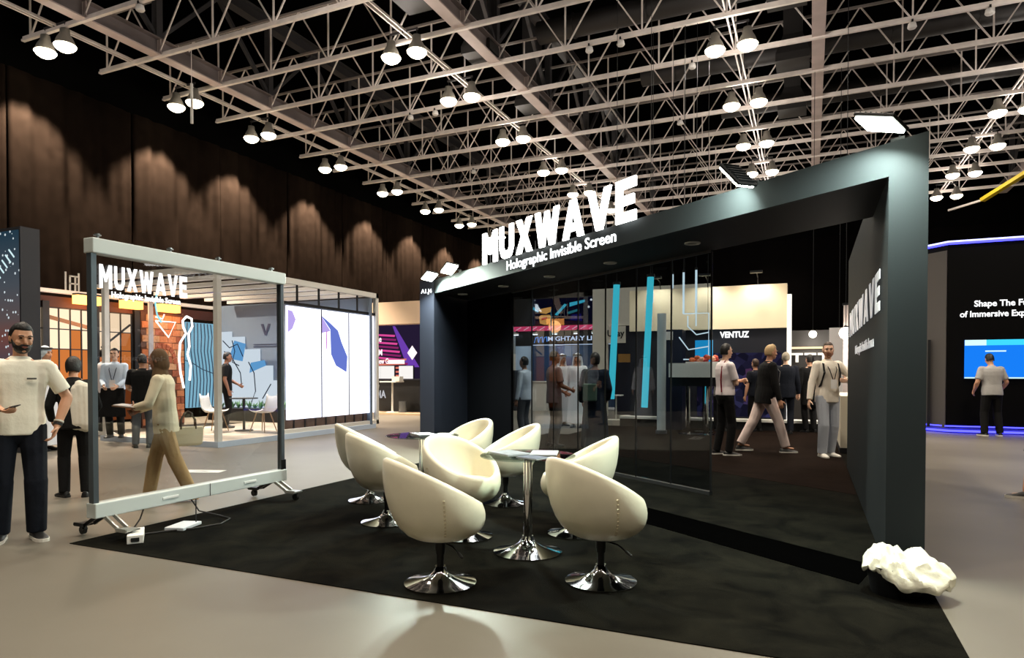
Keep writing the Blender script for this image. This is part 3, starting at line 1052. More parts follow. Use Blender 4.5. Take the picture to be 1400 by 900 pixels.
for k in range(9):
    MB().box(-.01, .01, .02 + .35 * k, .33 + .35 * k, 0, .19).build('pane', mat('pane_brown', (96, 78, 70), .1, var=.3, scale=3), t)
    MB().box(-.015, .02, .33 + .35 * k, .37 + .35 * k, 0, .2).build('mullion', DK, t)
# stepped screen on its back wall
st = thing('stepped_screen', 'stepped white and blue lit screen on the grey back wall of the framed booth', 'screen', (-10.1, 13.86, PLZ))
LWB = glow('led_blue_white', (226, 240, 252), 1.1)
LBL = glow('led_blue', (110, 178, 236), 1.0)
INK = glow('print_ink', (64, 70, 92), .5)
for k, (x0, x1, zt) in enumerate(((-5.05, -4.63, 2.45), (-4.63, -4.15, 2.3), (-4.15, -3.6, 1.95), (-3.6, -3.15, 1.5), (-3.15, -2.85, 1.1))):
    MB().box(x0, x1, -.03, 0, .35, zt).build('panel', LWB, st)
for pts, m in (([(0, .1), (.5, .02), (.62, .5), (.2, .6)], LBL), ([(.75, -.3), (1.35, -.1), (1.3, .05), (.8, -.02)], LBL)):
    MB().poly(pts, (-4.72, -.031, 1.6), (1, 0, 0), (0, 0, 1), .003).build('picture_patch', m, st)
for k, pts in enumerate([[(-4.95, 2.2), (-4.7, 2.0), (-4.4, 2.1), (-4.2, 1.75)], [(-4.9, 1.9), (-4.6, 1.7), (-4.3, 1.3), (-4.25, .9)], [(-4.0, 1.6), (-3.8, 1.3), (-3.75, .8), (-3.9, .5)], [(-3.5, .6), (-3.2, 1.0)], [(-4.6, 2.2), (-4.5, 1.9), (-4.6, 1.6), (-4.35, 1.5)]]):
    MB().tube([(x, -.033, z) for x, z in pts], .016, 5).build('picture_line', INK, st)
pl = thing('planter', 'long black planter with green plants along the back of the framed booth', 'planter', (-10.1, 13.55, PLZ))
MB().box(-5.1, -.2, -.12, .12, 0, .34).build('trough', DK, pl)
LEAF = mat('leaf_green', (96, 148, 104), .6, var=.3, scale=8)
for k in range(24):
    b = MB()
    x = -4.9 + .2 * k
    for q in range(9):
        a = q * 2.4 + k
        r = .09 + .05 * random.random()
        d = Vector((math.cos(a) * r, math.sin(a) * r * .8, .12 + .14 * random.random()))
        sdv = Vector((-math.sin(a), math.cos(a), 0)) * .03
        b.add([(x, 0, .33), Vector((x, 0, .33)) + d * .5 + sdv, Vector((x, 0, .33)) + d, Vector((x, 0, .33)) + d * .5 - sdv], [(0, 1, 2, 3)])
    b.build('foliage', LEAF, pl)


def shell_chair(name, lab, x, y, z, rz, m=WW):
    t = thing(name, lab, 'chair', (x, y, z), rz, None)
    b = MB()
    prof = [(-.20, .46), (-.12, .43), (.0, .42), (.14, .43), (.20, .47), (.235, .56), (.25, .68), (.265, .80)]
    g_ = []
    for i, (yy, zz) in enumerate(prof):
        w_ = .22 if i < 4 else .22 - .012 * (i - 4)
        g_.append([(-w_, -yy, zz + (.05 if i > 2 else .03)), (-w_ * .7, -yy, zz), (0, -yy, zz - .012), (w_ * .7, -yy, zz), (w_, -yy, zz + (.05 if i > 2 else .03))])
    vs = [p for r in g_ for p in r]
    b.add(vs, [(r * 5 + c, r * 5 + c + 1, (r + 1) * 5 + c + 1, (r + 1) * 5 + c) for r in range(len(g_) - 1) for c in range(4)])
    o = b.build('seat_shell', m, t, smooth=True)
    o.modifiers.new('t', 'SOLIDIFY').thickness = .012
    for sx in (-1, 1):
        for sy in (-1, 1):
            MB().cone((sx * .10, sy * .10, .42), (sx * .20, sy * .20, 0), .014, .010, 8).build('leg', mat('leg_wood', (150, 120, 90), .5), t)
    return t


shell_chair('shell_chair', 'white shell chair left of the small table in the framed booth', -12.05, 10.85, PLZ, R(-70))
shell_chair('shell_chair', 'white shell chair right of the small table in the framed booth', -11.05, 11.25, PLZ, R(95))
t = thing('bistro_table', 'small dark bistro table between the white shell chairs', 'table', (-11.62, 11.25, PLZ))
MB().lathe([(.01, .72), (.3, .72), (.3, .74), (.01, .74)], 24).build('table_top', DK, t)
MB().cone((0, 0, .02), (0, 0, .72), .03, .03, 12).build('column', DK, t)
MB().lathe([(.01, 0), (.2, 0), (.2, .02), (.01, .03)], 20).build('base', DK, t)

# --- orange window stand along the left
wt = thing('window_wall', 'black framed window wall with glowing orange and cream panes behind the people at the left', 'window wall', (-15.5, 9.1, 0))
P_C = glow('pane_cream', (255, 226, 190), 1.25)
P_O = glow('pane_orange', (226, 132, 66), .85)
P_D = glow('pane_rust', (150, 78, 40), .55)
for y0, y1, cols in ((.0, .16, 1), (.26, 1.28, 4), (1.42, 2.28, 3)):
    cw = (y1 - y0) / cols
    for c in range(cols):
        for r, (z0, z1) in enumerate(((.25, 1.1), (1.12, 1.93), (1.95, 2.38), (2.40, 2.85))):
            m = (P_D, P_O, P_C if (c + r) % 4 else P_O, P_C)[r]
            MB().box(-.02, 0, y0 + cw * c + .012, y0 + cw * (c + 1) - .012, z0, z1).build('pane', m, wt)
    for c in range(cols + 1):
        MB().box(-.03, .03, y0 + cw * c - .012, y0 + cw * c + .012, .15, 2.87).build('mullion', DK, wt)
    for z in (1.11, 1.94, 2.39, 2.86):
        MB().box(-.03, .03, y0, y1, z - .012, z + .012).build('transom', DK, wt)
for y in (.21, 1.35, 2.4):
    MB().box(-.08, .08, y - .07, y + .07, 0, 3.0).build('post', DK, wt)
MB().box(-.12, .0, -.1, 4.8, 2.88, 3.12).build('header_board', mat('header_rust', (84, 40, 26), .6), wt)
MB().box(-.1, .06, 0, 4.8, 3.2, 3.28).build('light_beam', mat('beam_pale', (240, 225, 205), .4, emit=.5), wt)
MB().bar((.02, 1.5, 2.0), (.02, 2.25, 2.6), .01, .05).build('roof_line_image', DK, wt)
MB().bar((.02, .3, 2.65), (.02, 1.25, 2.45), .01, .09).build('roof_line_image', mat('image_brown', (150, 110, 80), .6), wt)
for i, (y0, y1, l) in enumerate(((9.87, 10.45, 'leftmost'), (11.0, 11.5, 'middle'), (12.0, 12.58, 'rightmost'))):
    t = thing('light_box', 'glowing warm light box above the orange windows, %s of three' % l, 'lamp', (-15.3, y0, 2.98), 0, 'light boxes over the orange windows')
    MB().box(-.10, .10, 0, y1 - y0, 0, .20).build('diffuser', glow('warm_box', (255, 165, 80), 6.0), t)
    MB().box(-.10, .10, 0, y1 - y0, .2, .24).build('lid', DK, t)
    la = bpy.data.lights.new('warm_box_light', 'POINT'); la.energy = 17; la.color = (1, .5, .2); la.shadow_soft_size = .2
    lo = bpy.data.objects.new('warm_box_light', la); COL.objects.link(lo); lo.location = (-15.0, (y0 + y1) / 2, 2.9)
t = thing('beam_sign', 'small white outlined sign standing on the beam over the orange windows', 'sign', (-15.46, 9.75, 3.28))
for y in (0, .1, .22, .3):
    MB().box(-.015, .015, y, y + .025, 0, .42 if y in (0, .3) else .34).build('bar', WW, t)
MB().box(-.015, .015, .1, .3, .15, .18).build('bar', WW, t)
MB().box(-.015, .015, .1, .3, .32, .35).build('bar', WW, t)
# brick picture wall, neon figure, wave screen
br = thing('brick_wall', 'orange brick wall panel with an arch beside the neon outlines', 'wall', (-15.45, 11.62, 0))
MB().box(-.05, 0, 0, 1.25, 0, 2.95).build('mortar_bed', mat('mortar', (96, 62, 46), .9), br)
BR = [mat('brick_%s' % n, c, .85, var=.2, scale=20) for n, c in (('orange', (206, 128, 84)), ('tan', (196, 148, 108)), ('rust', (160, 88, 60)))]
for row in range(16):
    z = .06 + row * .178
    for c in range(5):
        y = .02 + c * .25 + (.12 if row % 2 else 0)
        y1 = min(1.24, y + .235)
        if y > 1.18: continue
        d = .015 + .012 * random.random()
        if ((y + .11 - .62) ** 2 / .09 + max(0, z - .9) ** 2 / .6) < 1 and z < 1.9 and z > .3:
            continue
        MB().box(0, d, y, y1, z, z + .162).build('brick', BR[random.randrange(3)], br)
for k in range(9):
    a0 = math.pi * k / 9 + .03; a1 = math.pi * (k + 1) / 9 - .03
    pts = [(.62 + .30 * math.cos(a0), 1.62 + .42 * math.sin(a0)), (.62 + .40 * math.cos(a0), 1.62 + .54 * math.sin(a0)), (.62 + .40 * math.cos(a1), 1.62 + .54 * math.sin(a1)), (.62 + .30 * math.cos(a1), 1.62 + .42 * math.sin(a1))]
    MB().poly(pts, (0, 0, 0), (0, 1, 0), (0, 0, 1), .045).build('arch_brick', BR[2], br)
NEON = glow('neon_white', (255, 250, 245), 3.0)
t = thing('neon_sign', 'white neon outline of a triangle and a long curl before the brick wall', 'neon sign', (-15.15, 11.9, 0))
MB().tube([(0, -.10, 2.72), (0, .48, 2.72), (0, .27, 2.32), (0, -.10, 2.72)], .018).build('triangle_tube', NEON, t)
MB().tube([(0, -.1, 2.82), (0, .1, 2.78), (0, .15, 2.9)], .018).build('tick_tube', NEON, t)
MB().tube([(0, .82, 2.9), (0, .7, 2.78), (0, .72, 2.6), (0, .8, 2.45), (0, .62, 2.2), (0, .58, 1.8), (0, .62, 1.4), (0, .72, 1.0)], .03).build('curl_tube', NEON, t)
MB().tube([(0, .82, 2.9), (0, .98, 2.85), (0, 1.0, 2.65), (0, .88, 2.45), (0, .9, 2.1), (0, .84, 1.9), (0, .94, 1.6), (0, .9, 1.2)], .03).build('curl_tube', NEON, t)
MB().box(-.02, .02, -.3, -.18, 0, 3.2).build('post', mat('post_grey', (176, 176, 180), .5), t)
wv = thing('wave_screen', 'light blue lit screen with curved dark slats at the left of the framed booth', 'screen', (-15.42, 12.92, 0))
MB().box(-.04, 0, 0, .92, .45, 2.78).build('panel', glow('wave_blue', (150, 208, 236), .95), wv)
for k in range(8):
    y = .06 + .11 * k
    MB().tube([(.02, y, .46), (.02, y + .03, .8), (.02, y + .06, 1.2), (.02, y + .03, 1.6), (.02, y - .03, 2.0), (.02, y - .05 + .01 * k, 2.4), (.02, y - .03, 2.76)], .014, 6).build('slat', mat('slat_dark', (50, 70, 92), .4), wv)
MB().tube([(.03, -.08, 1.75), (.03, .2, 1.66), (.03, .5, 1.5), (.03, .95, 1.36)], .012).build('curve_line', mat('slat_dark', (50, 70, 92), .4), wv)
t = thing('neon_arc', 'thin cyan neon arc hanging inside the framed booth', 'neon light', (-12.9, 10.2, 0))
MB().tube([(-.05, 0, 3.28), (-.16, 0, 3.1), (-.2, 0, 2.9), (-.15, 0, 2.68), (-.02, 0, 2.5)], .018).build('tube', glow('neon_cyan_soft', (140, 225, 240), 1.6), t)
MB().cone((-.05, 0, 3.28), (-.05, 0, 3.34), .01, .01, 6).build('hook', DARKM, t)


# --- tall screen tower at the left edge
def starfield():
    m = bpy.data.materials.new('tower_picture'); m.use_nodes = True
    nt = m.node_tree; nt.nodes.clear()
    tc = nt.nodes.new('ShaderNodeTexCoord')
    sp = nt.nodes.new('ShaderNodeSeparateXYZ')
    rp = nt.nodes.new('ShaderNodeValToRGB')
    mr = nt.nodes.new('ShaderNodeMapRange'); mr.inputs[1].default_value = 0; mr.inputs[2].default_value = 3.9
    e = rp.color_ramp.elements
    e[0].position = .0; e[0].color = C8(70, 76, 96)
    e[1].position = 1; e[1].color = C8(36, 62, 78)
    for p, c in ((.38, (74, 74, 88)), (.52, (118, 74, 66)), (.60, (96, 84, 84)), (.75, (78, 84, 92))):
        q = e.new(p); q.color = C8(*c)
    vo = nt.nodes.new('ShaderNodeTexVoronoi'); vo.inputs['Scale'].default_value = 9
    lt = nt.nodes.new('ShaderNodeMath'); lt.operation = 'LESS_THAN'; lt.inputs[1].default_value = .20
    mx = nt.nodes.new('ShaderNodeMix'); mx.data_type = 'RGBA'
    em = nt.nodes.new('ShaderNodeEmission'); em.inputs[1].default_value = .8
    o = nt.nodes.new('ShaderNodeOutputMaterial')
    L_ = nt.links.new
    L_(tc.outputs['Object'], sp.inputs[0]); L_(sp.outputs['Z'], mr.inputs[0]); L_(mr.outputs[0], rp.inputs[0])
    L_(tc.outputs['Object'], vo.inputs['Vector']); L_(vo.outputs['Distance'], lt.inputs[0])
    L_(lt.outputs[0], mx.inputs['Factor']); L_(rp.outputs[0], mx.inputs['A']); mx.inputs['B'].default_value = (.75, .85, .9, 1)
    L_(mx.outputs['Result'], em.inputs[0]); L_(em.outputs[0], o.inputs[0])
    return m


tw = thing('screen_tower', 'tall dark tower with a dotted lit picture at the left edge behind the man', 'tower', (-12.52, 7.13, 0))
MB().box(-4.0, .02, .0, .32, 0, 3.94).build('tower_body', mat('tower_grey', (44, 46, 52), .5), tw)
MB().box(-3.9, -.02, -.02, 0, .3, 3.88).build('screen_face', starfield(), tw)
for k in range(9):
    x = -1.0 + .10 * k
    MB().bar((x, -.062, 2.86 + .085 * k), (x + .15, -.062, 2.72 + .085 * k), .01, .025).build('streak_image', glow('streak', (210, 240, 245), 1.0), tw)

# --- booth with the pink fan picture
pk = thing('fan_picture_booth', 'booth with cream header, pink fan picture wall and black counter beyond the video wall', 'booth', (-14.4, 19.6, 0))
MB().box(-.9, 3.0, -.9, .6, .0, .06).build('raised_floor', mat('booth_floor_beige', (190, 168, 140), .5), pk)
MB().box(-.9, 3.0, -.25, .25, 3.08, 3.84).build('header', mat('header_cream', (236, 208, 180), .6), pk)
MB().box(-.9, 3.0, .3, .4, .06, 3.1).build('back_wall', glow('wall_purple', (62, 48, 84), .35), pk)
FANP = [glow('fan_pink', (232, 80, 160), .9), glow('fan_magenta', (150, 40, 110), .8), glow('fan_orange', (236, 130, 110), .8)]
for k in range(13):
    z = 2.9 - k * .13
    MB().poly([(-.85, z - .1), (-.85, z - .04), (1.0 + .05 * k if k < 7 else 1.6 - .06 * (k - 6), z - .16 - .012 * k + (.0 if k < 8 else .3)), (.98 + .05 * k if k < 7 else 1.58 - .06 * (k - 6), z - .23 - .012 * k + (.0 if k < 8 else .3))], (0, .29, 0), (1, 0, 0), (0, 0, 1), .01).build('fan_stripe', FANP[k % 2 if k < 8 else 2], pk)
MB().poly([(.9, 3.05), (1.0, 3.05), (2.0, 1.6), (1.5, 1.6)], (0, .288, 0), (1, 0, 0), (0, 0, 1), .006).build('fan_edge', glow('fan_violet', (120, 70, 190), .8), pk)
PT = glow('pink_booth_text', (255, 240, 245), 1.2)
text('lettering', 'The', (.08, .27, 2.50), (1, 0, 0), .36, .22, PT, .01, pk)
text('lettering', 'XIM', (.05, .27, 2.02), (1, 0, 0), .42, .22, PT, .01, pk)
text('lettering', 'of View G', (-.02, .27, 1.72), (1, 0, 0), .75, .2, PT, .01, pk)
MB().box(.72, 1.4, .265, .275, 1.72, 1.86).build('text_bar', PT, pk)
MB().poly([(0, .2), (.2, .45), (.4, .2), (.2, -.05)], (1.52, .275, 1.9), (1, 0, 0), (0, 0, 1), .01).build('diamond_logo', PT, pk)
MB().box(-.9, 3.0, -.05, .3, .06, 1.15).build('counter', DK, pk)
MB().box(-.9, 3.0, -.12, .3, 1.15, 1.2).build('counter_top', mat('counter_dark', (40, 40, 50), .3), pk)
text('lettering', 'BLADIA', (-.1, -.06, .52), (1, 0, 0), .95, .27, glow('counter_text', (215, 215, 220), .8), .01, pk)
for i, x in enumerate((.0, .58, 1.35)):
    t = thing('display_cube', 'white lit square display on the fan picture booth counter, %s from left' % ordinal(i), 'display', (-14.4 + x, 19.62, 1.2), 0, 'displays on the black counter')
    MB().box(0, .52, -.02, .06, 0, .44).build('face', glow('cube_white', (240, 236, 232), 1.1), t)
    MB().box(-.02, .54, .06, .12, 0, .46).build('frame', DK, t)


def bar_stool(lab, x, y, z):
    t = thing('bar_stool', lab, 'stool', (x, y, z))
    MB().lathe([(.01, 0), (.2, 0), (.2, .015), (.03, .04), (.01, .04)], 20).build('base', CHROME, t, smooth=True, autosmooth=40)
    MB().cone((0, 0, .03), (0, 0, .68), .025, .025, 10).build('column', CHROME, t)
    MB().lathe([(.01, .68), (.19, .69), (.21, .73), (.19, .77), (.01, .77)], 20).build('seat', WW, t, smooth=True, autosmooth=50)
    MB().tube([(-.18, .1, .74), (-.16, .18, .92), (0, .2, .95), (.16, .18, .92), (.18, .1, .74)], .02).build('backrest', WW, t)
    MB().tube([(-.15, -.1, .3), (0, -.17, .3), (.15, -.1, .3)], .01).build('footrest', CHROME, t)
    return t


bar_stool('white bar stool before the black counter with the lit cubes', -13.75, 19.0, .06)
t = thing('high_table', 'white high table beside the bar stool at the fan picture booth', 'table', (-12.95, 19.05, .06))
MB().box(-.35, .3, -.25, .25, 1.02, 1.06).build('table_top', WW, t)
MB().cone((0, 0, 0), (0, 0, 1.02), .035, .035, 10).build('column', WW, t)
MB().lathe([(.01, 0), (.22, 0), (.22, .02), (.01, .03)], 18).build('base', WW, t)
t = thing('storage_box', 'small white carton standing on the high table at the fan picture booth', 'box', (-12.75, 19.05, 1.12))
MB().box(-.14, .16, -.12, .12, 0, .16).build('carton', WW, t)
t = thing('cylinder_bin', 'small steel bin at the foot of the high table, fan picture booth', 'bin', (-12.6, 19.15, .06))
MB().lathe([(.01, 0), (.13, 0), (.13, .38), (.12, .38), (.12, .02), (.01, .02)], 18).build('drum', GREYM, t, smooth=True, autosmooth=40)

# --- stands seen through the archway glass
mg = thing('light_maker_booth', 'dark blue booth with a colourful screen on top, seen through the glass', 'booth', (-10.62, 24, 0))
MB().box(0, 4.2, .0, .3, 2.45, 4.28).build('upper_box', DK, mg)
MB().box(0, 4.2, 1.6, 1.8, 0, 2.5).build('back_wall', mat('wall_blue', (34, 56, 86), .5), mg)
MB().box(-.1, .06, -.02, 1.7, 0, 3.2).build('side_wall', mat('wall_pale_edge', (170, 180, 190), .5), mg)
MB().box(.06, 4.2, 0, 1.7, 0, .05).build('raised_floor', mat('booth_floor_grey', (150, 150, 150), .4), mg)
SCRN = glow('screen_navy', (14, 16, 40), .7)
MB().box(.78, 4.1, -.03, 0, 3.25, 4.24).build('screen_face', SCRN, mg)
MB().box(.0, 4.15, -.05, 0, 3.02, 3.2).build('pink_band', glow('band_pink', (228, 70, 110), 1.3), mg)
for k in range(12):
    x = .1 + .33 * k
    MB().bar((x, -.06, 3.05), (x + .22, -.06, 3.17), .01, .03).build('band_stroke', glow('band_light', (255, 190, 205), 1.3), mg)
def screen_poly(nm, pts, m):
    MB().poly(pts, (0, -.03, 0), (1, 0, 0), (0, 0, 1), .012).build(nm, m, mg)
CYA = glow('screen_cyan', (70, 190, 215), 1.1)
ORA = glow('screen_orange', (240, 170, 90), 1.1)
screen_poly('cyan_stroke', [(1.7, 3.62), (1.8, 3.58), (2.2, 3.98), (2.1, 4.02)], CYA)
screen_poly('cyan_stroke', [(2.3, 3.9), (2.9, 4.05), (2.9, 4.14), (2.3, 4.05)], CYA)
screen_poly('teal_stroke', [(2.2, 3.7), (2.6, 3.8), (2.7, 3.74), (2.25, 3.62)], glow('screen_teal', (50, 130, 140), .9))
screen_poly('cyan_stroke', [(.8, 3.86), (1.0, 3.72), (1.04, 3.76), (.84, 3.95)], CYA)
screen_poly('orange_shape', [(1.06, 3.55), (1.1, 3.3), (1.3, 3.24), (1.5, 3.3), (1.56, 3.55), (1.5, 3.62), (1.14, 3.62)], ORA)
screen_poly('orange_shape', [(1.06, 3.85), (1.1, 3.7), (1.35, 3.66), (1.54, 3.74), (1.56, 3.92)], ORA)
screen_poly('magenta_edge', [(3.2, 3.26), (3.9, 3.26), (4.1, 4.22), (3.7, 4.22)], glow('screen_magenta', (110, 30, 84), .8))
screen_poly('violet_patch', [(2.3, 3.4), (2.8, 3.35), (2.75, 3.62), (2.4, 3.6)], glow('screen_violet', (36, 30, 110), .8))
for x, z in ((3.0, 3.86), (3.2, 3.72), (3.45, 3.5), (3.1, 4.12)):
    screen_poly('spark', [(x, z), (x + .05, z - .04), (x + .1, z), (x + .05, z + .06)], glow('spark_white', (255, 250, 250), 1.2))
MB().poly([(0, 0), (.25, .05), (.22, .12), (.02, .1)], (1.16, -.045, 3.42), (1, 0, 0), (0, 0, 1), .004).build('red_shape', glow('screen_red', (210, 40, 30), 1.0), mg)
NT = glow('name_text', (215, 225, 250), 1.6)
text('lettering', 'MIGHTARY LI', (1.42, -.01, 2.62), (1, 0, 0), 1.75, .17, NT, .01, mg)
for k in range(3):
    MB().tube([(.85 + .18 * k, -.01, 2.56), (.92 + .18 * k, -.01, 2.76), (1.0 + .18 * k, -.01, 2.79), (1.02 + .18 * k, -.01, 2.6)], .018).build('logo_curl', glow('logo_blue', (90, 150, 235), 1.6), mg)
MB().box(.8, 4.1, -.015, -.005, 2.46, 2.485).build('name_line', NT, mg)
for i, x in enumerate((.15, .95, 1.75, 2.6, 3.3)):
    t = thing('spot_head', 'small lit white spot under the pink band, dark blue booth, %s from left' % ordinal(i), 'spotlight', (-10.62 + x, 23.85, 2.88), 0, 'spots under the pink band')
    MB().box(-.09, .09, -.05, .05, 0, .07).build('housing', WW, t)
    MB().box(-.02, .02, .04, .16, .03, .16).build('arm', DARKM, t)
    MB().box(-.08, .08, -.045, .045, -.02, 0).build('lens', glow('spot_lens', (235, 245, 255), 6.0), t)
la = bpy.data.lights.new('booth_light', 'POINT'); la.energy = 60; la.color = (.8, .92, 1); la.shadow_soft_size = .3
lo = bpy.data.objects.new('booth_light', la); COL.objects.link(lo); lo.location = (-9.2, 24.8, 2.3)
for x, y, w_, h_, lab in ((-10.1, 23.6, .5, 1.0, 'pale counter at the left in front of the dark blue booth'), (-9.2, 23.3, .6, 1.05, 'white counter with a lit front beside the robed men'), (-5.9, 18.2, .7, .5, 'low white block below the cyan light tube')):
    t = thing('counter', lab, 'counter', (x, y, 0))
    MB().box(-w_ / 2, w_ / 2, -.25, .25, 0, h_).build('body', WW, t)
    MB().box(-w_ / 2 - .03, w_ / 2 + .03, -.28, .28, h_, h_ + .04).build('counter_top', WW, t)
t = thing('display_machine', 'tall dark machine with white trim at the left edge of the dark blue booth', 'machine', (-10.25, 22.9, 0))
MB().box(-.25, .25, -.25, .25, 0, 1.5).build('cabinet', DK, t); MB().box(-.25, .3, -.3, -.25, 1.5, 2.1).build('head_panel', WW, t); MB().box(-.15, .15, -.27, -.25, .3, .5).build('label_plate', WW, t)

gw_ = thing('pale_wall_booth', 'pale grey high booth wall with dark opening, seen through the glass', 'booth', (-6.5, 21, 0))
PALE = mat('wall_pale', (214, 208, 196), .7)
MB().box(0, 3.72, 0, .12, 2.92, 4.12).build('upper_wall', PALE, gw_)
MB().box(0, .5, 0, .12, 0, 2.92).build('left_wall', PALE, gw_)
MB().box(.5, 3.72, .9, 1.0, 0, 2.95).build('inner_wall', mat('wall_navy', (20, 24, 44), .5), gw_)
MB().box(.48, 1.1, -.06, 0, 2.36, 2.9).build('sign_board', PALE, gw_)
text('lettering', 'Uray', (.52, -.065, 2.5), (1, 0, 0), .56, .28, DK, .01, gw_)
MB().box(.75, 1.3, .4, .6, 1.75, 2.02).build('wood_shelf', mat('shelf_wood', (168, 124, 62), .5), gw_)
t = thing('side_table', 'small white side table below the cyan light tube', 'table', (-5.35, 19.4, 0))
MB().box(-.25, .25, -.2, .2, .72, .75).build('table_top', WW, t); MB().cone((.08, 0, .02), (.08, 0, .72), .02, .02, 8).build('column', WW, t); MB().box(-.15, .2, -.15, .15, 0, .02).build('base', WW, t)
CYT = glow('tube_cyan', (70, 200, 215), 1.5)
WHT = glow('tube_white', (225, 240, 245), 1.6)
def light_tube(lab, x, y, z0, z1, r, m, x1=None):
    t = thing('light_tube', lab, 'light tube', (x, y, z0), 0, 'hanging light tubes behind the glass')
    top = ((x1 if x1 is not None else x) - x, 0, z1 - z0)
    MB().cone((0, 0, 0), top, r, r, 10).build('tube', m, t)
    MB().cone(top, (top[0], 0, top[2] + .06), r * 1.2, r * 1.2, 10).build('end_cap', DARKM, t)
    MB().cone((top[0], 0, top[2] + .06), (top[0], 0, 9.60 - z0), .006, .006, 5).build('wire', DARKM, t)
light_tube('thick cyan light tube leaning slightly, left one of the two', -3.967, 14.2, 0.832, 3.312, .07, CYT, -3.853)
light_tube('thick cyan light tube beside the pale round column, right one', -3.238, 14.2, 0.662, 3.435, .07, CYT, -3.115)
light_tube('thin white light tube just right of the right cyan tube', -3.50, 16.16, 3.1, 3.68, .025, WHT)
light_tube('short thin white light tube between the cyan and the long white pair', -3.02, 16.16, 3.42, 3.75, .025, WHT)
light_tube('long thin white light tube, left of the pair', -2.76, 16.16, 2.8, 3.78, .025, WHT)
light_tube('long thin white light tube, right of the pair', -2.47, 16.16, 2.8, 3.82, .025, WHT)
t = thing('light_outline', 'white neon outline of stacked frames above the white flower counter', 'neon light', (-2.76, 16.16, 0))
for pts in ([(0, 2.8), (.58, 2.8), (.58, 1.72), (0, 1.72)], [(.1, 2.75), (.1, 2.5), (.3, 2.3), (.58, 2.35)], [(-.1, 2.25), (.12, 1.95), (.58, 2.02)], [(.29, 2.8), (.29, 2.5)]):
    MB().tube([(x, 0, z) for x, z in pts], .016).build('tube', WHT, t)
for x in (.02, .56):
    MB().cone((x, 0, 2.8), (x, 0, 9.6), .005, .005, 5).build('wire', DARKM, t)
col = thing('round_column', 'pale round column standing beside the right cyan light tube', 'column', (-3.12, 15.4, .0086))
MB().lathe([(.01, 0), (.10, 0), (.10, 2.75), (.01, 2.75)], 24).build('shaft', mat('column_pale', (196, 204, 206), .5), col, smooth=True, autosmooth=40)
MB().lathe([(.105, .0), (.13, .0), (.13, .08), (.105, .08)], 24).build('foot_ring', GREYM, col)
dk = thing('dark_kiosk', 'dark tall kiosk with a small white sign, right of the pale round column', 'kiosk', (-2.95, 16.4, 0))
MB().box(-.35, .12, 0, .5, .02, 2.45).build('kiosk_body', mat('kiosk_navy', (18, 24, 46), .4), dk)
MB().box(-.3, -.1, -.02, 0, 2.2, 2.4).build('small_sign', WW, dk)
t = thing('blue_monitor', 'bright cyan-blue monitor above the white flower counter', 'monitor', (-2.3, 16.25, 1.55))
MB().box(-.2, .2, -.02, .03, 0, .62).build('screen_face', glow('monitor_blue', (40, 165, 225), 1.3), t)
MB().box(-.03, .03, .03, .07, -1.55, .5).build('stand_pole', DARKM, t)
MB().box(-.2, .2, -.1, .15, -1.55, -1.53).build('base', DARKM, t)
t = thing('flower_counter', 'white counter on chrome legs with orange flowers behind the glass', 'counter', (-2.45, 15.6, 0))
MB().box(-.5, .62, -.25, .25, 1.3, 1.62).build('body', WW, t)
MB().box(-.48, .6, -.22, .22, 1.1, 1.3).build('shelf', DARKM, t)
for x in (-.1, .3):
    MB().cone((x, 0, .02), (x, 0, 1.1), .06, .05, 12).build('leg', CHROME, t)
    MB().lathe([(.01, 0), (.25, 0), (.2, .02), (.01, .04)], 16, (x, 0, 0)).build('base', CHROME, t)
fl = thing('flower_arrangement', 'orange and red flowers lying on the white counter behind the glass', 'flowers', (-2.25, 15.6, 1.62))
for k in range(16):
    b = MB(); x = -.3 + .6 * random.random(); y = -.15 + .3 * random.random()
    b.ell((x, y, .05 + .1 * random.random()), .07, .07, .055, 7, 5)
    b.build('bloom', mat('bloom_%d' % (k % 3), ((214, 110, 62), (190, 52, 44), (236, 170, 140))[k % 3], .7), fl)
MB().box(-.34, .34, -.16, .16, 0, .03).build('tray', WW, fl)

vz = thing('cream_header_booth', 'booth with big cream header over a dark wall, right of the glass screens', 'booth', (-4.4, 17.5, 0))
MB().box(0, 3.87, 0, .3, 2.5, 3.57).build('header', mat('header_warm', (244, 226, 192), .6), vz)
MB().box(0, 3.87, .1, .3, .25, 2.5).build('back_wall', mat('wall_ink', (26, 27, 36), .5), vz)
MB().box(-.2, 5.4, -.25, .3, .2, .26).build('ledge', WW, vz)
MB().box(-.2, 5.4, -.2, .3, 0, .2).build('plinth', DK, vz)
MB().box(3.87, 3.97, -.02, .28, .26, 3.3).build('lit_edge', mat('edge_lit', (240, 240, 236), .5, emit=.6), vz)
text('lettering', 'VENTUZ', (2.30, .09, 2.28), (1, 0, 0), .70, .16, glow('vz_text', (250, 250, 250), 1.4), .01, vz, bold=.04)


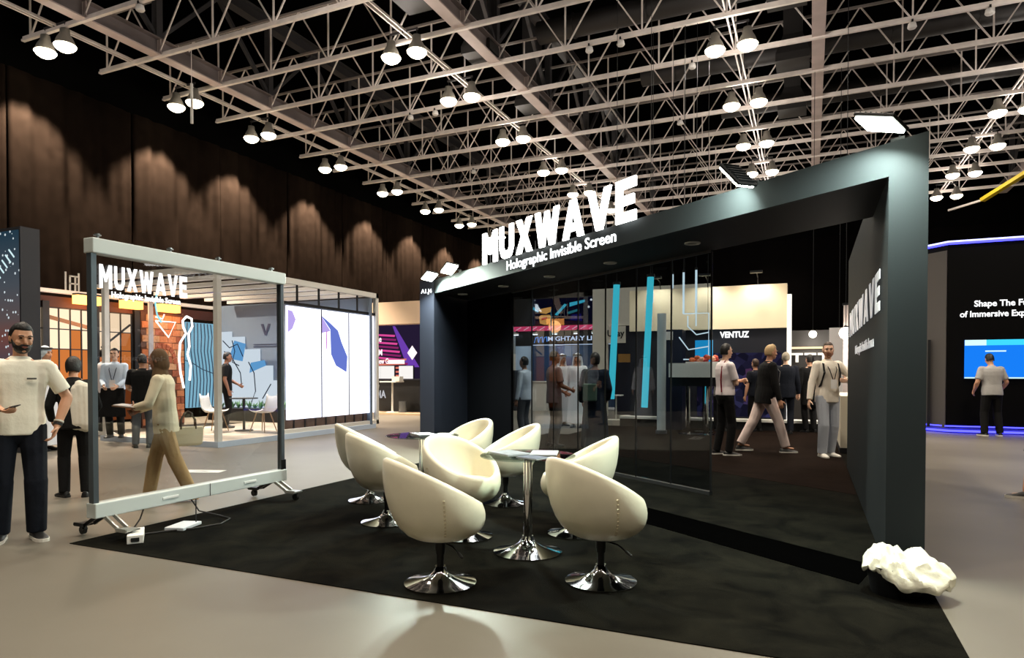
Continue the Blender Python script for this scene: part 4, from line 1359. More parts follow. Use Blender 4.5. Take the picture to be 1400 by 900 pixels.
def crowd():
    m = bpy.data.materials.new('crowd_picture'); m.use_nodes = True
    nt = m.node_tree; nt.nodes.clear(); L_ = nt.links.new
    tc = nt.nodes.new('ShaderNodeTexCoord'); vo = nt.nodes.new('ShaderNodeTexVoronoi'); vo.inputs['Scale'].default_value = 6
    rp = nt.nodes.new('ShaderNodeValToRGB'); e = rp.color_ramp.elements
    e[0].color = C8(18, 18, 30); e[1].color = C8(96, 52, 84)
    q = e.new(.55); q.color = C8(36, 34, 58)
    q = e.new(.8); q.color = C8(60, 60, 100)
    em = nt.nodes.new('ShaderNodeEmission'); em.inputs[1].default_value = .6; o = nt.nodes.new('ShaderNodeOutputMaterial')
    L_(tc.outputs['Object'], vo.inputs['Vector']); L_(vo.outputs['Color'], rp.inputs[0]); L_(rp.outputs[0], em.inputs[0]); L_(em.outputs[0], o.inputs[0])
    return m


MB().box(1.75, 3.75, .06, .1, .3, 1.9).build('picture_screen', crowd(), vz)
la = bpy.data.lights.new('header_light', 'AREA'); la.shape = 'RECTANGLE'; la.size = 3.4; la.size_y = .1; la.energy = 75; la.color = (1, .93, .8)
for nm, x in (('left', .8), ('middle', 2.0), ('right', 3.2)):  # arms and spots added only to brighten the cream header
    t = thing('added_wash_light', 'small added arm light washing the cream header, %s of three' % nm, 'lamp', (-4.4 + x, 17.5, 3.57), 0, 'added arm lights over the cream header')
    MB().tube([(0, .1, 0), (0, 0, .18), (0, -.45, .26)], .012).build('arm', DARKM, t)
    h = MB().box(-.14, .14, -.58, -.42, .22, .27).build('head', DARKM, t)
    la = bpy.data.lights.new('added_wash_beam', 'SPOT'); la.energy = 75; la.spot_size = R(120); la.spot_blend = .8; la.color = (1, .92, .78); la.shadow_soft_size = .1
    lo = bpy.data.objects.new('added_wash_beam', la); COL.objects.link(lo); lo.parent = t; lo.location = (0, -.5, .2); lo.rotation_euler = (R(28), 0, 0)

# --- small stand beyond the passage
bs = thing('lamp_stand_booth', 'dark booth with globe lamps and white shelf signs beyond the walking men', 'booth', (-.6, 20.6, 0))
MB().box(0, 2.1, 0, .15, 0, 2.6).build('back_wall', mat('wall_dim', (52, 50, 50), .6), bs)
MB().box(.1, 1.0, -.12, 0, 2.08, 2.13).build('lit_shelf', glow('shelf_strip', (255, 226, 176), 1.6), bs)
MB().box(1.05, 1.55, -.9, -.8, 0, 2.6).build('partition', mat('partition_white', (206, 204, 206), .6), bs)
for k in range(3):
    MB().poly([(0, .26), (.3, .26), (.3, .2), (.19, .2), (.19, 0), (.11, 0), (.11, .2), (0, .2)], (.1 + .34 * k, -.06, 1.7), (1, 0, 0), (0, 0, 1), .03).build('shirt_sign', mat('sign_white2', (228, 226, 222), .5, emit=.4), bs)
for x, y, z, r, s_, lab in ((.05, 20.08, 2.46, .10, 9, 'small glowing globe lamp beyond the suited man'), (.69, 16.16, 2.26, .13, 22, 'brilliant round lamp beside the edge of the archway wall'), (.70, 20.08, 2.36, .16, 4, 'cone shaped white lamp above the head of the man in the beige shirt')):
    t = thing('globe_lamp', lab, 'lamp', (x, y, z))
    MB().ell((0, 0, 0), r, r, r, 16, 10).build('globe', glow('globe_%d' % s_, (255, 244, 220), s_), t, smooth=True)
    MB().cone((0, 0, r), (0, 0, 9.60 - z), .008, .008, 6).build('cord', DARKM, t)
    MB().cone((0, 0, r * .9), (0, 0, r * 1.25), r * .4, r * .3, 10).build('cap', DARKM, t)
    la = bpy.data.lights.new('globe_light', 'POINT'); la.energy = s_ * 2.2; la.color = (1, .92, .8); la.shadow_soft_size = r * 1.2
    lo = bpy.data.objects.new('globe_light', la); COL.objects.link(lo); lo.location = (x, y, z - r * 2.4)
t = thing('banner', 'narrow grey banner hanging at the edge of the archway wall behind the brilliant lamp', 'banner', (.80, 16.6, .9))
MB().box(-.14, .16, -.02, .02, 0, 2.0).build('cloth', mat('banner_grey', (172, 160, 158), .7), t)
MB().box(-.16, .18, -.03, .03, 2.0, 2.05).build('rod', DARKM, t)
MB().cone((.01, .04, -.9), (.01, .04, 2.05), .015, .015, 8).build('stand_pole', DARKM, t)
MB().box(-.15, .17, -.12, .16, -.9, -.88).build('foot_plate', DARKM, t)

t = thing('low_wall', 'low cream wall with black foot beside the beige shirted man', 'wall', (.48, 12.9, 0))
MB().box(0, .5, 0, 2.4, .1, 1.0).build('wall_body', mat('low_wall_cream', (208, 200, 180), .6), t)
MB().box(-.01, .51, -.01, 2.41, .008, .1).build('foot', DK, t)

# --- black booth with blue edge light on the right
rb = thing('blue_edge_booth', 'large black booth outlined by blue light with white lettering at the right', 'booth', (2.95, 18.7, 0))
RB = mat('booth_gloss_black', (6, 6, 7), .5, spec=.1)
MB().loft([[(0, 0, z), (9, 0, z), (9, 5, z), (-.55, 5, z), (-.55, .62, z)] for z in (.1, 4.5)]).build('booth_body', RB, rb)
MB().bar((-.56, .62, 2.2), (-.02, .0, 2.2), .02, 4.2).build('corner_panel', mat('corner_grey', (84, 80, 78), .5), rb)
MB().box(-.36, -.30, .2, .26, .1, 2.2).build('corner_door', DK, rb)
MB().loft([[(.0, -.28, z), (9, -.28, z), (9, 5, z), (-.8, 5, z), (-.8, .5, z)] for z in (0, .1)]).build('plinth', mat('plinth_blue', (40, 40, 120), .4), rb)
BLU = glow('edge_blue', (60, 60, 255), 5.0)
BLW = glow('edge_blue_white', (190, 190, 255), 3.0)
MB().bar((0, -.03, 4.5), (9, -.03, 4.5), .03, .03).bar((-.56, .6, 4.5), (0, -.03, 4.5), .03, .03).build('edge_light', BLW, rb)
MB().bar((0, -.02, 4.455), (9, -.02, 4.455), .03, .05).bar((-.56, .61, 4.455), (0, -.02, 4.455), .03, .05).build('edge_light', BLU, rb)
MB().bar((0, -.30, .05), (9, -.30, .05), .03, .05).bar((-.82, .5, .05), (0, -.30, .05), .03, .05).build('edge_light', BLU, rb)
MB().bar((0, -.02, .14), (9, -.02, .14), .02, .03).bar((-.56, .6, .14), (0, -.02, .14), .02, .03).build('edge_light', BLU, rb)
RT = glow('booth_text', (250, 250, 250), 1.6)
text('lettering', 'Shape The Future', (.53, -.012, 2.90), (1, 0, 0), 1.34, .19, RT, .01, rb, bold=.02)
text('lettering', 'of Immersive Experience', (.25, -.012, 2.66), (1, 0, 0), 1.80, .19, RT, .01, rb, bold=.02)
bsn = thing('blue_screen', 'bright blue wall screen with a cyan top bar on the black booth at the right', 'screen', (3.30, 18.66, 1.27))
MB().box(0, 3.6, 0, .04, 0, .9).build('screen_face', glow('screen_blue', (22, 120, 235), 1.15), bsn)
MB().box(.42, 3.6, -.004, .0, .77, .9).build('top_bar', glow('bar_cyan', (60, 205, 240), 1.2), bsn)
MB().box(0, .42, -.004, .0, .77, .9).build('logo_block', glow('bar_pale', (205, 240, 245), 1.2), bsn)
MB().box(0, 3.6, -.004, 0, 0, .03).build('bottom_bar', glow('bar_pale', (205, 240, 245), 1.2), bsn)
for k in range(8):
    for x in (1.42, 1.75):
        MB().box(x, x + .05, -.004, 0, .2 + .065 * k, .24 + .065 * k).build('data_mark', glow('bar_cyan', (60, 205, 240), 1.2), bsn)
MB().box(.4, .8, -.004, 0, .62, .65).build('data_mark', glow('bar_pale', (205, 240, 245), 1.2), bsn)
# ================================================================ PEOPLE
SK1 = mat('skin_light', (238, 194, 166), .5)
SK2 = mat('skin_tan', (214, 160, 128), .5)
SK3 = mat('skin_brown', (158, 110, 86), .5)
HAIRB = mat('hair_black', (16, 13, 12), .5, bump=.3, scale=60)
HAIRG = mat('hair_grey', (150, 140, 122), .6, bump=.3, scale=60)
HAIRL = mat('hair_blond', (178, 150, 108), .6, bump=.3, scale=60)
HAIRN = mat('hair_brown', (62, 44, 32), .55, bump=.3, scale=60)
EYE = mat('eye_dark', (22, 16, 14), .2)
LIP = mat('lip', (150, 88, 78), .5)


def cloth(name, col, rough=.85):
    return mat('cloth_' + name, col, rough, bump=.55, scale=9, spec=.2)


def remesh(name, mb, voxel, m, parent, smooth=5):
    me = mb.mesh('tmp')
    o = bpy.data.objects.new('tmp', me)
    COL.objects.link(o)
    r = o.modifiers.new('r', 'REMESH'); r.mode = 'VOXEL'; r.voxel_size = voxel
    if smooth:
        s = o.modifiers.new('s', 'SMOOTH'); s.factor = .5; s.iterations = smooth
    me2 = baked(o)
    bpy.data.objects.remove(o)
    bpy.data.meshes.remove(me)
    me2.name = name
    me2.materials.clear()
    me2.materials.append(m)
    me2.polygons.foreach_set('use_smooth', [True] * len(me2.polygons))
    q = bpy.data.objects.new(name, me2)
    COL.objects.link(q)
    q.parent = parent
    return q


def ik(a, c, l1, l2, pole):
    a = Vector(a); c = Vector(c)
    d = c - a
    L = min(d.length, (l1 + l2) * .998)
    dn = d.normalized()
    x = (l1 * l1 - l2 * l2 + L * L) / (2 * L)
    h = math.sqrt(max(0, l1 * l1 - x * x))
    p = Vector(pole)
    p = (p - dn * p.dot(dn))
    p = p.normalized() if p.length > 1e-6 else Vector((0, 1, 0))
    return a + dn * x + p * h, a + dn * L


TORSO = [(.84, .10, .085), (.88, .155, .105), (.93, .170, .115), (1.0, .166, .112), (1.08, .152, .106), (1.18, .158, .110), (1.28, .174, .118), (1.36, .182, .116), (1.42, .172, .100), (1.465, .115, .078), (1.50, .062, .06)]
SLV = {'short': .62, 'long': 1.0}


class Person:
    """standing figure, 1.75 m before scaling; +Y is forward, +X the figure's right"""

    def __init__(s, label, loc, phi, H=1.8, voxel=.009, feet=((.10, 0, 0), (-.10, 0, 0)), wrists=((.27, .03, .86), (-.27, .03, .86)),
                 elbow=((.5, -1, -.2), (-.5, -1, -.2)), lean=0.0, side=0.0, turn=0.0, head=(0, 0), bulk=1.0, belly=0.0, skin=SK2, hair=HAIRB, hair_style='short',
                 shirt=None, sleeve='short', hem=.86, shirt_name='shirt', trousers=None, leg=1.0, shoes=None, sole=None, robe=None, shorts=None, beard=None, curl=(.5, .5), palm=(None, None), bare_hem=None, female=False, face=True):
        s.k = H / 1.75
        s.T = thing('person', label, 'person', (loc[0], loc[1], loc[2] if len(loc) > 2 else 0), R(YAW - phi))
        s.T.scale = (s.k,) * 3
        s.vox = voxel
        piv = Vector((0, 0, .93))
        M1 = Matrix.Translation(piv) @ Matrix.Rotation(R(-lean), 4, 'X') @ Matrix.Rotation(R(side), 4, 'Y') @ Matrix.Rotation(R(turn), 4, 'Z') @ Matrix.Translation(-piv)
        s.M = M1
        TF = lambda p: M1 @ Vector(p)
        s.TF = TF
        hipoff = Vector((0, 0, 0))
        # arms and legs
        s.arms = []
        for i, sg in enumerate((1, -1)):
            sh = TF((sg * .178 * (1 + (bulk - 1) * .5), -.005, 1.415))
            e, w = ik(sh, wrists[i], .295, .262, elbow[i])
            s.arms.append((sh, e, w))
        s.legs = []
        fz = []
        for i, sg in enumerate((1, -1)):
            f = feet[i]
            yaw = f[2] if len(f) > 2 else 0
            lift = f[3] if len(f) > 3 else 0
            hip = Vector((sg * .092, 0, .92))
            ank = Vector((f[0], f[1] - .03, .085 + lift))
            k, a = ik(hip, ank, .425, .418, (sg * .12, 1, 0))
            s.legs.append((hip, k, a, R(yaw), lift))
        # head frame
        hy, hp = head
        HM = M1 @ Matrix.Translation((0, .005, 1.535)) @ Matrix.Rotation(R(-hy), 4, 'Z') @ Matrix.Rotation(R(-hp + lean * .6), 4, 'X')
        HF = lambda p: HM @ Vector(p)
        s.HM = HM; s.HF = HF
        rot3 = HM.to_3x3()

        def torso(mb, off, z0, z1, widen=0.0, n=20, belly_=belly):
            rings = []
            zs = [z0] + [t[0] for t in TORSO if z0 + .015 < t[0] < z1 - .015] + [z1]
            for z in zs:
                zq = max(z, .93) if off > .01 else z
                j = max(0, min(len(TORSO) - 2, sum(1 for t in TORSO if t[0] <= zq) - 1))
                t0, t1 = TORSO[j], TORSO[j + 1]
                f = max(0, min(1, (zq - t0[0]) / (t1[0] - t0[0])))
                rx = t0[1] * (1 - f) + t1[1] * f
                ry = t0[2] * (1 - f) + t1[2] * f
                if female:
                    if z > 1.25: rx *= .9
                    if .86 < z < 1.0: rx *= 1.05
                wdn = 1 + widen * max(0, (1.25 - z))
                bl = belly_ * math.exp(-((z - 1.08) / .14) ** 2)
                rx = rx * (1 + (bulk - 1) * (1 if z < 1.44 else .3)) * wdn + off + bl * .5
                ry = ry * (1 + (bulk - 1) * (1 if z < 1.44 else .3)) * wdn + off + bl * .5
                cy = bl * .7 - .01 + (.012 if female and 1.22 < z < 1.36 else 0)
                ring = []
                for i in range(n):
                    a = 2 * math.pi * i / n
                    ca, sa = math.cos(a), math.sin(a)
                    q = (abs(ca) ** 2.4 + abs(sa) ** 2.4) ** (-1 / 2.4)
                    ring.append(TF((rx * q * ca, cy + ry * q * sa, z)))
                rings.append(ring)
            mb.loft(rings)

        # ---- body: one continuous surface
        B = MB()
        torso(B, -.012, .84, 1.50)
        B.capsule(TF((0, -.015, 1.44)), HF((0, -.005, .03)), .052, .05)
        for i, (sh, e, w) in enumerate(s.arms):
            sg = 1 if i == 0 else -1
            B.capsule(TF((sg * .12, -.005, 1.425)), sh, .05, .052)
            B.capsule(sh, e, .050 * bulk, .040 * bulk)
            B.capsule(e, e + (w - e) * .35, .041 * bulk, .043 * bulk)
            B.capsule(e + (w - e) * .3, w, .043 * bulk, .027)
        for (hip, k, a, yaw, lift) in s.legs:
            B.capsule(hip, k, .080 * bulk, .052)
            B.capsule(k, k + (a - k) * .35, .050, .054)
            B.capsule(k + (a - k) * .3, a, .053, .036)
            fd = Vector((-math.sin(-yaw), math.cos(-yaw), 0))
            B.capsule(a + Vector((0, 0, -.042)) - fd * .03, a + fd * .12 + Vector((0, 0, -.060)), .026, .018)
        # head
        hd = MB()
        B.ell(HF((0, .0, .125)), .074, .092, .102, rot=rot3)
        B.ell(HF((0, .030, .058)), .056, .060, .066, rot=rot3)
        B.ell(HF((0, .070, .022)), .026, .022, .02, 10, 6, rot=rot3)
        B.capsule(HF((0, .082, .125)), HF((0, .106, .088)), .009, .0145, 8)
        B.ell(HF((0, .099, .082)), .018, .012, .010, 8, 6, rot=rot3)
        B.ell(HF((0, .080, .138)), .052, .016, .010, 10, 6, rot=rot3)
        B.ell(HF((0, .084, .052)), .026, .014, .014, 10, 6, rot=rot3)
        for sg in (1, -1):
            B.ell(HF((sg * .040, .066, .085)), .022, .022, .02, 8, 6, rot=rot3)
            B.ell(HF((sg * .076, -.008, .105)), .010, .018, .031, 8, 6, rot=rot3)
        # hands
        fr = 1.0 + max(0, voxel - .007) * 45
        for i, (sh, e, w) in enumerate(s.arms):
            sg = 1 if i == 0 else -1
            d = (w - e).normalized()
            pn = Vector(palm[i]) if palm[i] else Vector((-sg * 1.0, .15, .0))
            pn = (pn - d * pn.dot(d)).normalized()
            tdir = d.cross(pn) * (1 if i == 0 else -1)
            if palm[i] is None and tdir.y < 0:
                tdir = -tdir
            c = curl[i]
            rings = []
            for u, hw, ht in ((-.015, .024, .019), (.02, .032, .018), (.06, .040, .016), (.092, .039, .013)):
                rings.append([w + d * u + tdir * (hw * math.cos(t)) + pn * (ht * math.sin(t)) for t in [2 * math.pi * q / 12 for q in range(12)]])
            B.loft(rings)
            for off, ln in ((.030, .072), (.0105, .080), (-.0105, .074), (-.030, .058)):
                p = w + d * .086 + tdir * off
                ang = 0
                for ph, (fl, r0, r1) in enumerate(((.45, .0092, .0086), (.32, .0086, .0080), (.25, .0080, .007))):
                    ang += c * (.75 if ph == 0 else 1.0)
                    dd = d * math.cos(ang) + pn * math.sin(ang) + tdir * (off * 1.2)
                    p2 = p + dd.normalized() * (ln * fl)
                    B.capsule(p, p2, r0 * fr, r1 * fr, 7)
                    p = p2
            p = w + d * .028 + tdir * .028
            td = (d * .55 + tdir * .75 + pn * (.25 + .3 * c)).normalized()
            p2 = p + td * .048
            B.capsule(p, p2, .0125 * fr, .0105 * fr, 7)
            B.capsule(p2, p2 + (td * .6 + d * .6 + pn * .4 * c).normalized() * .036, .0105 * fr, .008 * fr, 7)
        body = remesh('body', B, voxel, skin, s.T, 4)
        # face pieces
        if face:
            for sg in (1, -1):
                MB().ell(HF((sg * .031, .0865, .122)), .0125, .008, .0065, 10, 6, rot=rot3).build('eye', EYE, s.T, smooth=True)
                MB().tube([HF((sg * .014, .0975, .139)), HF((sg * .03, .0975, .145)), HF((sg * .048, .088, .139))], .0042, 6).build('eyebrow', hair if hair_style != 'none' else HAIRB, s.T, smooth=True)
            MB().ell(HF((0, .0975, .052)), .021, .010, .0065, 10, 6, rot=rot3).build('mouth', LIP, s.T, smooth=True)
        if beard:
            b = MB()
            b.ell(HF((0, .033, .040)), .060, .0615, .054, rot=rot3)
            for sg in (1, -1):
                b.capsule(HF((sg * .066, .010, .10)), HF((sg * .052, .040, .045)), .009, .017)
            b.capsule(HF((-.028, .096, .066)), HF((.028, .096, .066)), .008, .008)
            remesh('beard', b, .006, beard, s.T, 3)
        # hair cap with its own hairline
        if hair_style in ('short', 'quiff', 'crop', 'long'):
            th = {'short': .011, 'quiff': .013, 'crop': .006, 'long': .017}[hair_style]
            n, rings = 32, []
            rows = 9
            outer = []
            for k in range(rows + 1):
                ring = []
                for i in range(n):
                    a = 2 * math.pi * i / n
                    front = math.sin(a)
                    low = .165 if front > .45 else (.10 if front > -.1 else .045)
                    f = max(0, min(1, (front + .2) / .65)); f = f * f * (3 - 2 * f)
                    low = .050 * (1 - f) + .185 * f
                    if hair_style == 'long': low -= .09 * (1 - f)
                    tl = max(-.98, min(.98, (low - .125) / .105))
                    lat0 = math.asin(tl)
                    lat = math.pi / 2 * .97 + (lat0 - math.pi / 2 * .97) * k / rows
                    t_ = th * (1 + (.8 * max(0, front) if hair_style == 'quiff' else 0)) * (1 - .8 * (k / rows) ** 3)
                    p = Vector(((.074 + t_) * math.cos(lat) * math.cos(a), -.002 + (.092 + t_) * math.cos(lat) * math.sin(a), .125 + (.102 + t_) * math.sin(lat)))
                    if lat < 0:
                        p.x = (.074 + t_) * math.cos(a) * math.cos(lat * .4); p.y = -.004 + (.09 + t_) * math.sin(a) * math.cos(lat * .4)
                    ring.append(HF(p))
                rings.append(ring)
            inn = [[HM @ (Vector((0, 0, .125)) + ((HM.inverted() @ p) - Vector((0, 0, .125))) * .82) for p in rings[-1]]]
            b = MB().loft(rings + inn)
            b.build('hair', hair, s.T, smooth=True)
        # ---- clothes
        if shirt is not None:
            S = MB()
            torso(S, .012, hem, 1.462, widen=bare_hem or .03)
            S.loft([[TF((rx * math.cos(2 * math.pi * i / 16), -.012 + ry * math.sin(2 * math.pi * i / 16), z)) for i in range(16)] for z, rx, ry in ((1.43, .12, .085), (1.475, .088, .076), (1.497, .066, .066))])
            fr_ = SLV[sleeve]
            for i, (sh, e, w) in enumerate(s.arms):
                sg = 1 if i == 0 else -1
                S.capsule(TF((sg * .11, -.005, 1.41)), sh, .064, .066 * bulk)
                if sleeve == 'short':
                    S.capsule(sh, sh + (e - sh) * .2, .066 * bulk, .066 * bulk)
                    S.cone(sh, sh + (e - sh) * .78, .064 * bulk, .064 * bulk, 16)
                else:
                    S.capsule(sh, e, .064 * bulk, .054 * bulk)
                    S.cone(e - (w - e) * .05, w + (w - e) * .0, .054 * bulk, .042, 16)
            remesh(shirt_name, S, max(voxel, .008), shirt, s.T, 4)
        if robe is not None:
            S = MB()
            torso(S, .016, 1.0, 1.462)
            S.loft([[Vector((0, 0, 0)) + Vector((rx * math.cos(2 * math.pi * i / 24) + (.01 * math.sin(i * 1.9) if z < .8 else 0), -.01 + ry * math.sin(2 * math.pi * i / 24), z)) for i in range(24)] for z, rx, ry in ((.10, .25, .20), (.5, .225, .17), (.9, .20, .145), (1.06, .178, .13))])
            for i, (sh, e, w) in enumerate(s.arms):
                sg = 1 if i == 0 else -1
                S.capsule(TF((sg * .11, -.005, 1.41)), sh, .064, .068)
                S.capsule(sh, e, .068, .062)
                S.cone(e, w, .062, .062, 16)
            remesh('robe', S, max(voxel, .010), robe, s.T, 4)
        if trousers is not None:
            P = MB()
            torso(P, .008, .84, 1.02, belly_=0)
            P.ell((0, -.01, .86), .15 * bulk, .105 * bulk, .09)
            for (hip, k, a, yaw, lift) in s.legs:
                P.capsule(hip, k, .097 * bulk * (leg * .5 + .5), .072 * leg)
                P.capsule(k, k + (a - k) * .3, .073 * leg, .072 * leg)
                P.cone(k + (a - k) * .02, a + (a - k).normalized() * .025, .073 * leg, .062 * leg, 18)
            remesh('trousers', P, max(voxel, .009), trousers, s.T, 4)
        if shorts is not None:
            P = MB()
            torso(P, .008, .84, 1.02, belly_=0)
            P.ell((0, -.01, .86), .15 * bulk, .105 * bulk, .09)
            for (hip, k, a, yaw, lift) in s.legs:
                P.capsule(hip, hip + (k - hip) * .3, .1, .1)
                P.cone(hip, k + (a - k) * .02, .1, .092, 18)
            remesh('shorts', P, max(voxel, .009), shorts, s.T, 4)
        if shoes is not None:
            for (hip, k, a, yaw, lift) in s.legs:
                fd = Vector((math.sin(yaw), math.cos(yaw), 0)); rd = Vector((math.cos(yaw), -math.sin(yaw), 0))
                g0 = Vector((a.x, a.y, lift))
                sh_ = MB()
                rings = []
                for y, hw, h in ((-.085, .022, .05), (-.075, .034, .075), (-.03, .038, .085), (.03, .042, .078), (.08, .047, .058), (.13, .047, .046), (.17, .036, .036), (.188, .018, .026)):
                    rings.append([g0 + fd * y + rd * (hw * math.cos(t)) + Vector((0, 0, .02 + max(0, h - .02) * max(0, math.sin(t)) ** .8)) for t in [2 * math.pi * q / 14 for q in range(14)]])
                sh_.loft(rings)
                so = sh_.build('shoe', shoes, s.T, smooth=True, autosmooth=50)
                sl = MB()
                rings = []
                for y, hw in ((-.09, .022), (-.078, .036), (-.03, .040), (.03, .043), (.08, .050), (.13, .050), (.172, .038), (.193, .018)):
                    rings.append([g0 + fd * y + rd * hw + Vector((0, 0, .0)), g0 + fd * y + rd * hw + Vector((0, 0, .026)), g0 + fd * y - rd * hw + Vector((0, 0, .026)), g0 + fd * y - rd * hw])
                sl.loft(rings)
                sl.build('sole', sole or shoes, so)

    def world(s, p):
        bpy.context.view_layer.update()
        return s.T.matrix_world @ Vector(p)

    def lanyard(s, col=BLACK, badge=True, z=1.12, yf=.15):
        TF = s.TF
        for sg in (1, -1):
            MB().tube([TF((sg * .055, -.03, 1.50)), TF((sg * .075, .05, 1.455)), TF((sg * .06, yf - .015, 1.34)), TF((sg * .012, yf, z + .02))], .0065, 6).build('lanyard', col, s.T)
        if badge:
            a = TF((0, yf + .006, z - .05))
            MB().box(-.05, .05, -.004, .004, -.07, .07).build('badge', mat('badge_white', (235, 235, 235), .4), s.T, loc=a)


WTEE = cloth('white', (250, 246, 230))
WTEE2 = cloth('white2', (238, 228, 230))
BLK = cloth('black', (17, 17, 18))
NAVY = cloth('navy', (20, 24, 34))
KHAKI = cloth('khaki', (172, 144, 104))
BEIGE = cloth('beige', (230, 218, 190))
CREAMT = cloth('cream', (224, 206, 200))
JEANS = cloth('light_jeans', (168, 174, 184))
LBLUE = cloth('light_blue', (204, 222, 242))
ROBE = cloth('robe', (225, 230, 238))
GREYC = cloth('grey', (110, 108, 106))
DJEANS = cloth('grey_jeans', (84, 88, 94))
SHB = mat('shoe_black', (18, 18, 19), .45)
SHW = mat('shoe_white', (225, 222, 214), .5)

# 1 the man with the phone, left front
m1 = Person('man in white T-shirt walking with a phone in hand at the left front', (-6.05, 3.42), 142, 1.80, .0062, feet=((.13, -.02, 12), (-.11, .06, -14)),
            wrists=((.13, .30, 1.09), (-.255, .07, .92)), elbow=((1, -.6, -.4), (-1, -.5, .2)), head=(-16, 10), bulk=1.0, belly=.012, skin=SK2, beard=HAIRB, shirt=WTEE, hem=.86, trousers=NAVY,
            shoes=SHB, sole=SHW, curl=(.55, .45), palm=((-.25, -.1, 1), None), side=-1.5, leg=1.14, hair_style='quiff', bare_hem=.01)
MB().box(-.032, .032, -.003, .003, -.007, .007).build('chest_print', mat('print_grey', (95, 95, 88), .7), m1.T, loc=(-.085, .139, 1.315))
w = m1.arms[1][2]; e = m1.arms[1][1]
MB().cone(w - (w - e).normalized() * .03, w - (w - e).normalized() * .008, .034, .033, 16).build('wristwatch', BLACK, m1.T)
MB().cone(w - (w - e).normalized() * .05, w - (w - e).normalized() * .036, .036, .036, 16).build('bracelet', mat('bead_white', (215, 210, 200), .4), m1.T)
w = m1.arms[0][2]; e = m1.arms[0][1]; d = (w - e).normalized()
pw = m1.world(w + d * .10 + Vector((-.01, 0, .030)))
ph = thing('phone', 'black phone held by the man in the white T-shirt at the left', 'phone', pw, R(YAW - 142) + .5)
ph.rotation_euler = (R(18), R(8), R(YAW - 142) + .7)
MB().box(-.037, .037, -.075, .075, -.004, .004).build('case', BLACK, ph, bevel=.004)
MB().box(-.034, .034, -.07, .07, .004, .0048).build('display', mat('phone_glass', (28, 30, 34), .08), ph)

# 2 woman behind the see-through screen
m2 = Person('woman in brown headscarf and beige jacket walking behind the see-through screen', (-6.42, 5.10), -104, 1.64, .0075, feet=((.07, .22, 0), (-.07, -.26, 0, .02)),
            wrists=((.10, .30, 1.06), (-.08, .28, 1.10)), elbow=((1, -.5, -.6), (-1, -.5, -.6)), head=(10, 8), skin=SK3, hair_style='none', female=True, shirt=BEIGE, sleeve='long', hem=.80, shirt_name='jacket',
            trousers=KHAKI, leg=1.12, shoes=mat('shoe_tan', (170, 140, 105), .6), curl=(.6, .6), lean=4)
b = MB()
HFm = m2.HF; r3 = m2.HM.to_3x3()
b.ell(HFm((0, -.022, .13)), .088, .098, .116, rot=r3)
b.ell(HFm((0, -.03, .06)), .082, .09, .10, rot=r3)
b.capsule(HFm((0, .0, .0)), m2.TF((0, 0, 1.42)), .078, .11)
remesh('headscarf', b, .009, cloth('brown', (104, 82, 60)), m2.T, 4)
bag = thing('handbag', 'beige handbag with dark handles hanging from the arm of the woman in the headscarf', 'bag', m2.world((.23, -.20, .62)), R(YAW + 104) + R(20))
bag.scale = (.85,) * 3
b = MB()
b.loft([[(-w_, -d_, z), (w_, -d_, z), (w_, d_, z), (-w_, d_, z)] for z, w_, d_ in ((0, .07, .13), (.03, .085, .165), (.16, .07, .18), (.25, .035, .185))])
b.build('bag_body', mat('bag_leather', (230, 220, 192), .5), bag, bevel=.012)
for sx in (-.04, .04):
    MB().tube([(sx, -.09, .22), (sx, -.085, .34), (sx * .6, -.04, .43), (sx * .5, .0, .455), (sx * .6, .04, .43), (sx, .085, .34), (sx, .09, .22)], .011, 8).build('handle', mat('handle_brown', (52, 34, 26), .5), bag)
tb = thing('folder', 'brown folder and papers held by the woman in the headscarf', 'folder', m2.world((.02, .38, 1.10)), R(YAW + 104))
tb.rotation_euler = (R(8), 0, R(YAW + 104))
MB().box(-.16, .16, -.12, .12, 0, .012).build('cover', mat('folder_brown', (120, 88, 62), .5), tb)
MB().box(-.15, .15, -.11, .11, .012, .02).build('papers', PAP, tb)

# 3 person in black and white seen from behind
m3 = Person('person in black with white back panel, left of the wheeled screen', (-7.6, 4.88), -38, 1.58, .008, feet=((.11, -.05, 20), (-.11, .06, -20)), wrists=((.20, .26, .98), (-.22, .22, .96)),
            head=(20, 14), lean=8, skin=SK2, hair_style='long', shirt=BLK, sleeve='long', hem=.84, trousers=BLK, leg=1.0, shoes=SHB)
b = MB()
for x0, z0, z1, r in ((.05, 1.38, .90, .075), (.10, 1.36, .88, .07), (.0, 1.34, .90, .07)):
    b.capsule(m3.TF((x0, -.085, z0)), m3.TF((x0 + .01, -.07, z1)), r, r + .012)
remesh('back_panel', b, .009, cloth('white3', (228, 222, 208)), m3.T, 4)

# 4 man in white robe with headcloth
def headcloth(p, m):
    b = MB()
    HF = p.HF; r = p.HM.to_3x3()
    b.ell(HF((0, -.012, .14)), .092, .102, .108, rot=r)
    for sg in (1, -1):
        b.capsule(HF((sg * .085, -.03, .13)), p.TF((sg * .13, -.02, 1.22)), .03, .05)
    b.capsule(HF((0, -.09, .12)), p.TF((0, -.11, 1.15)), .06, .09)
    b.capsule(HF((-.06, -.07, .12)), p.TF((-.08, -.1, 1.2)), .05, .07); b.capsule(HF((.06, -.07, .12)), p.TF((.08, -.1, 1.2)), .05, .07)
    remesh('headcloth', b, .01, m, p.T, 4)
    b = MB()
    for dz in (0, .018):
        ring = [HF((.097 * math.cos(t), -.012 + .107 * math.sin(t), .185 + dz)) for t in [2 * math.pi * i / 20 for i in range(21)]]
        b.tube(ring, .010, 6)
    b.build('head_cord', BLACK, p.T)


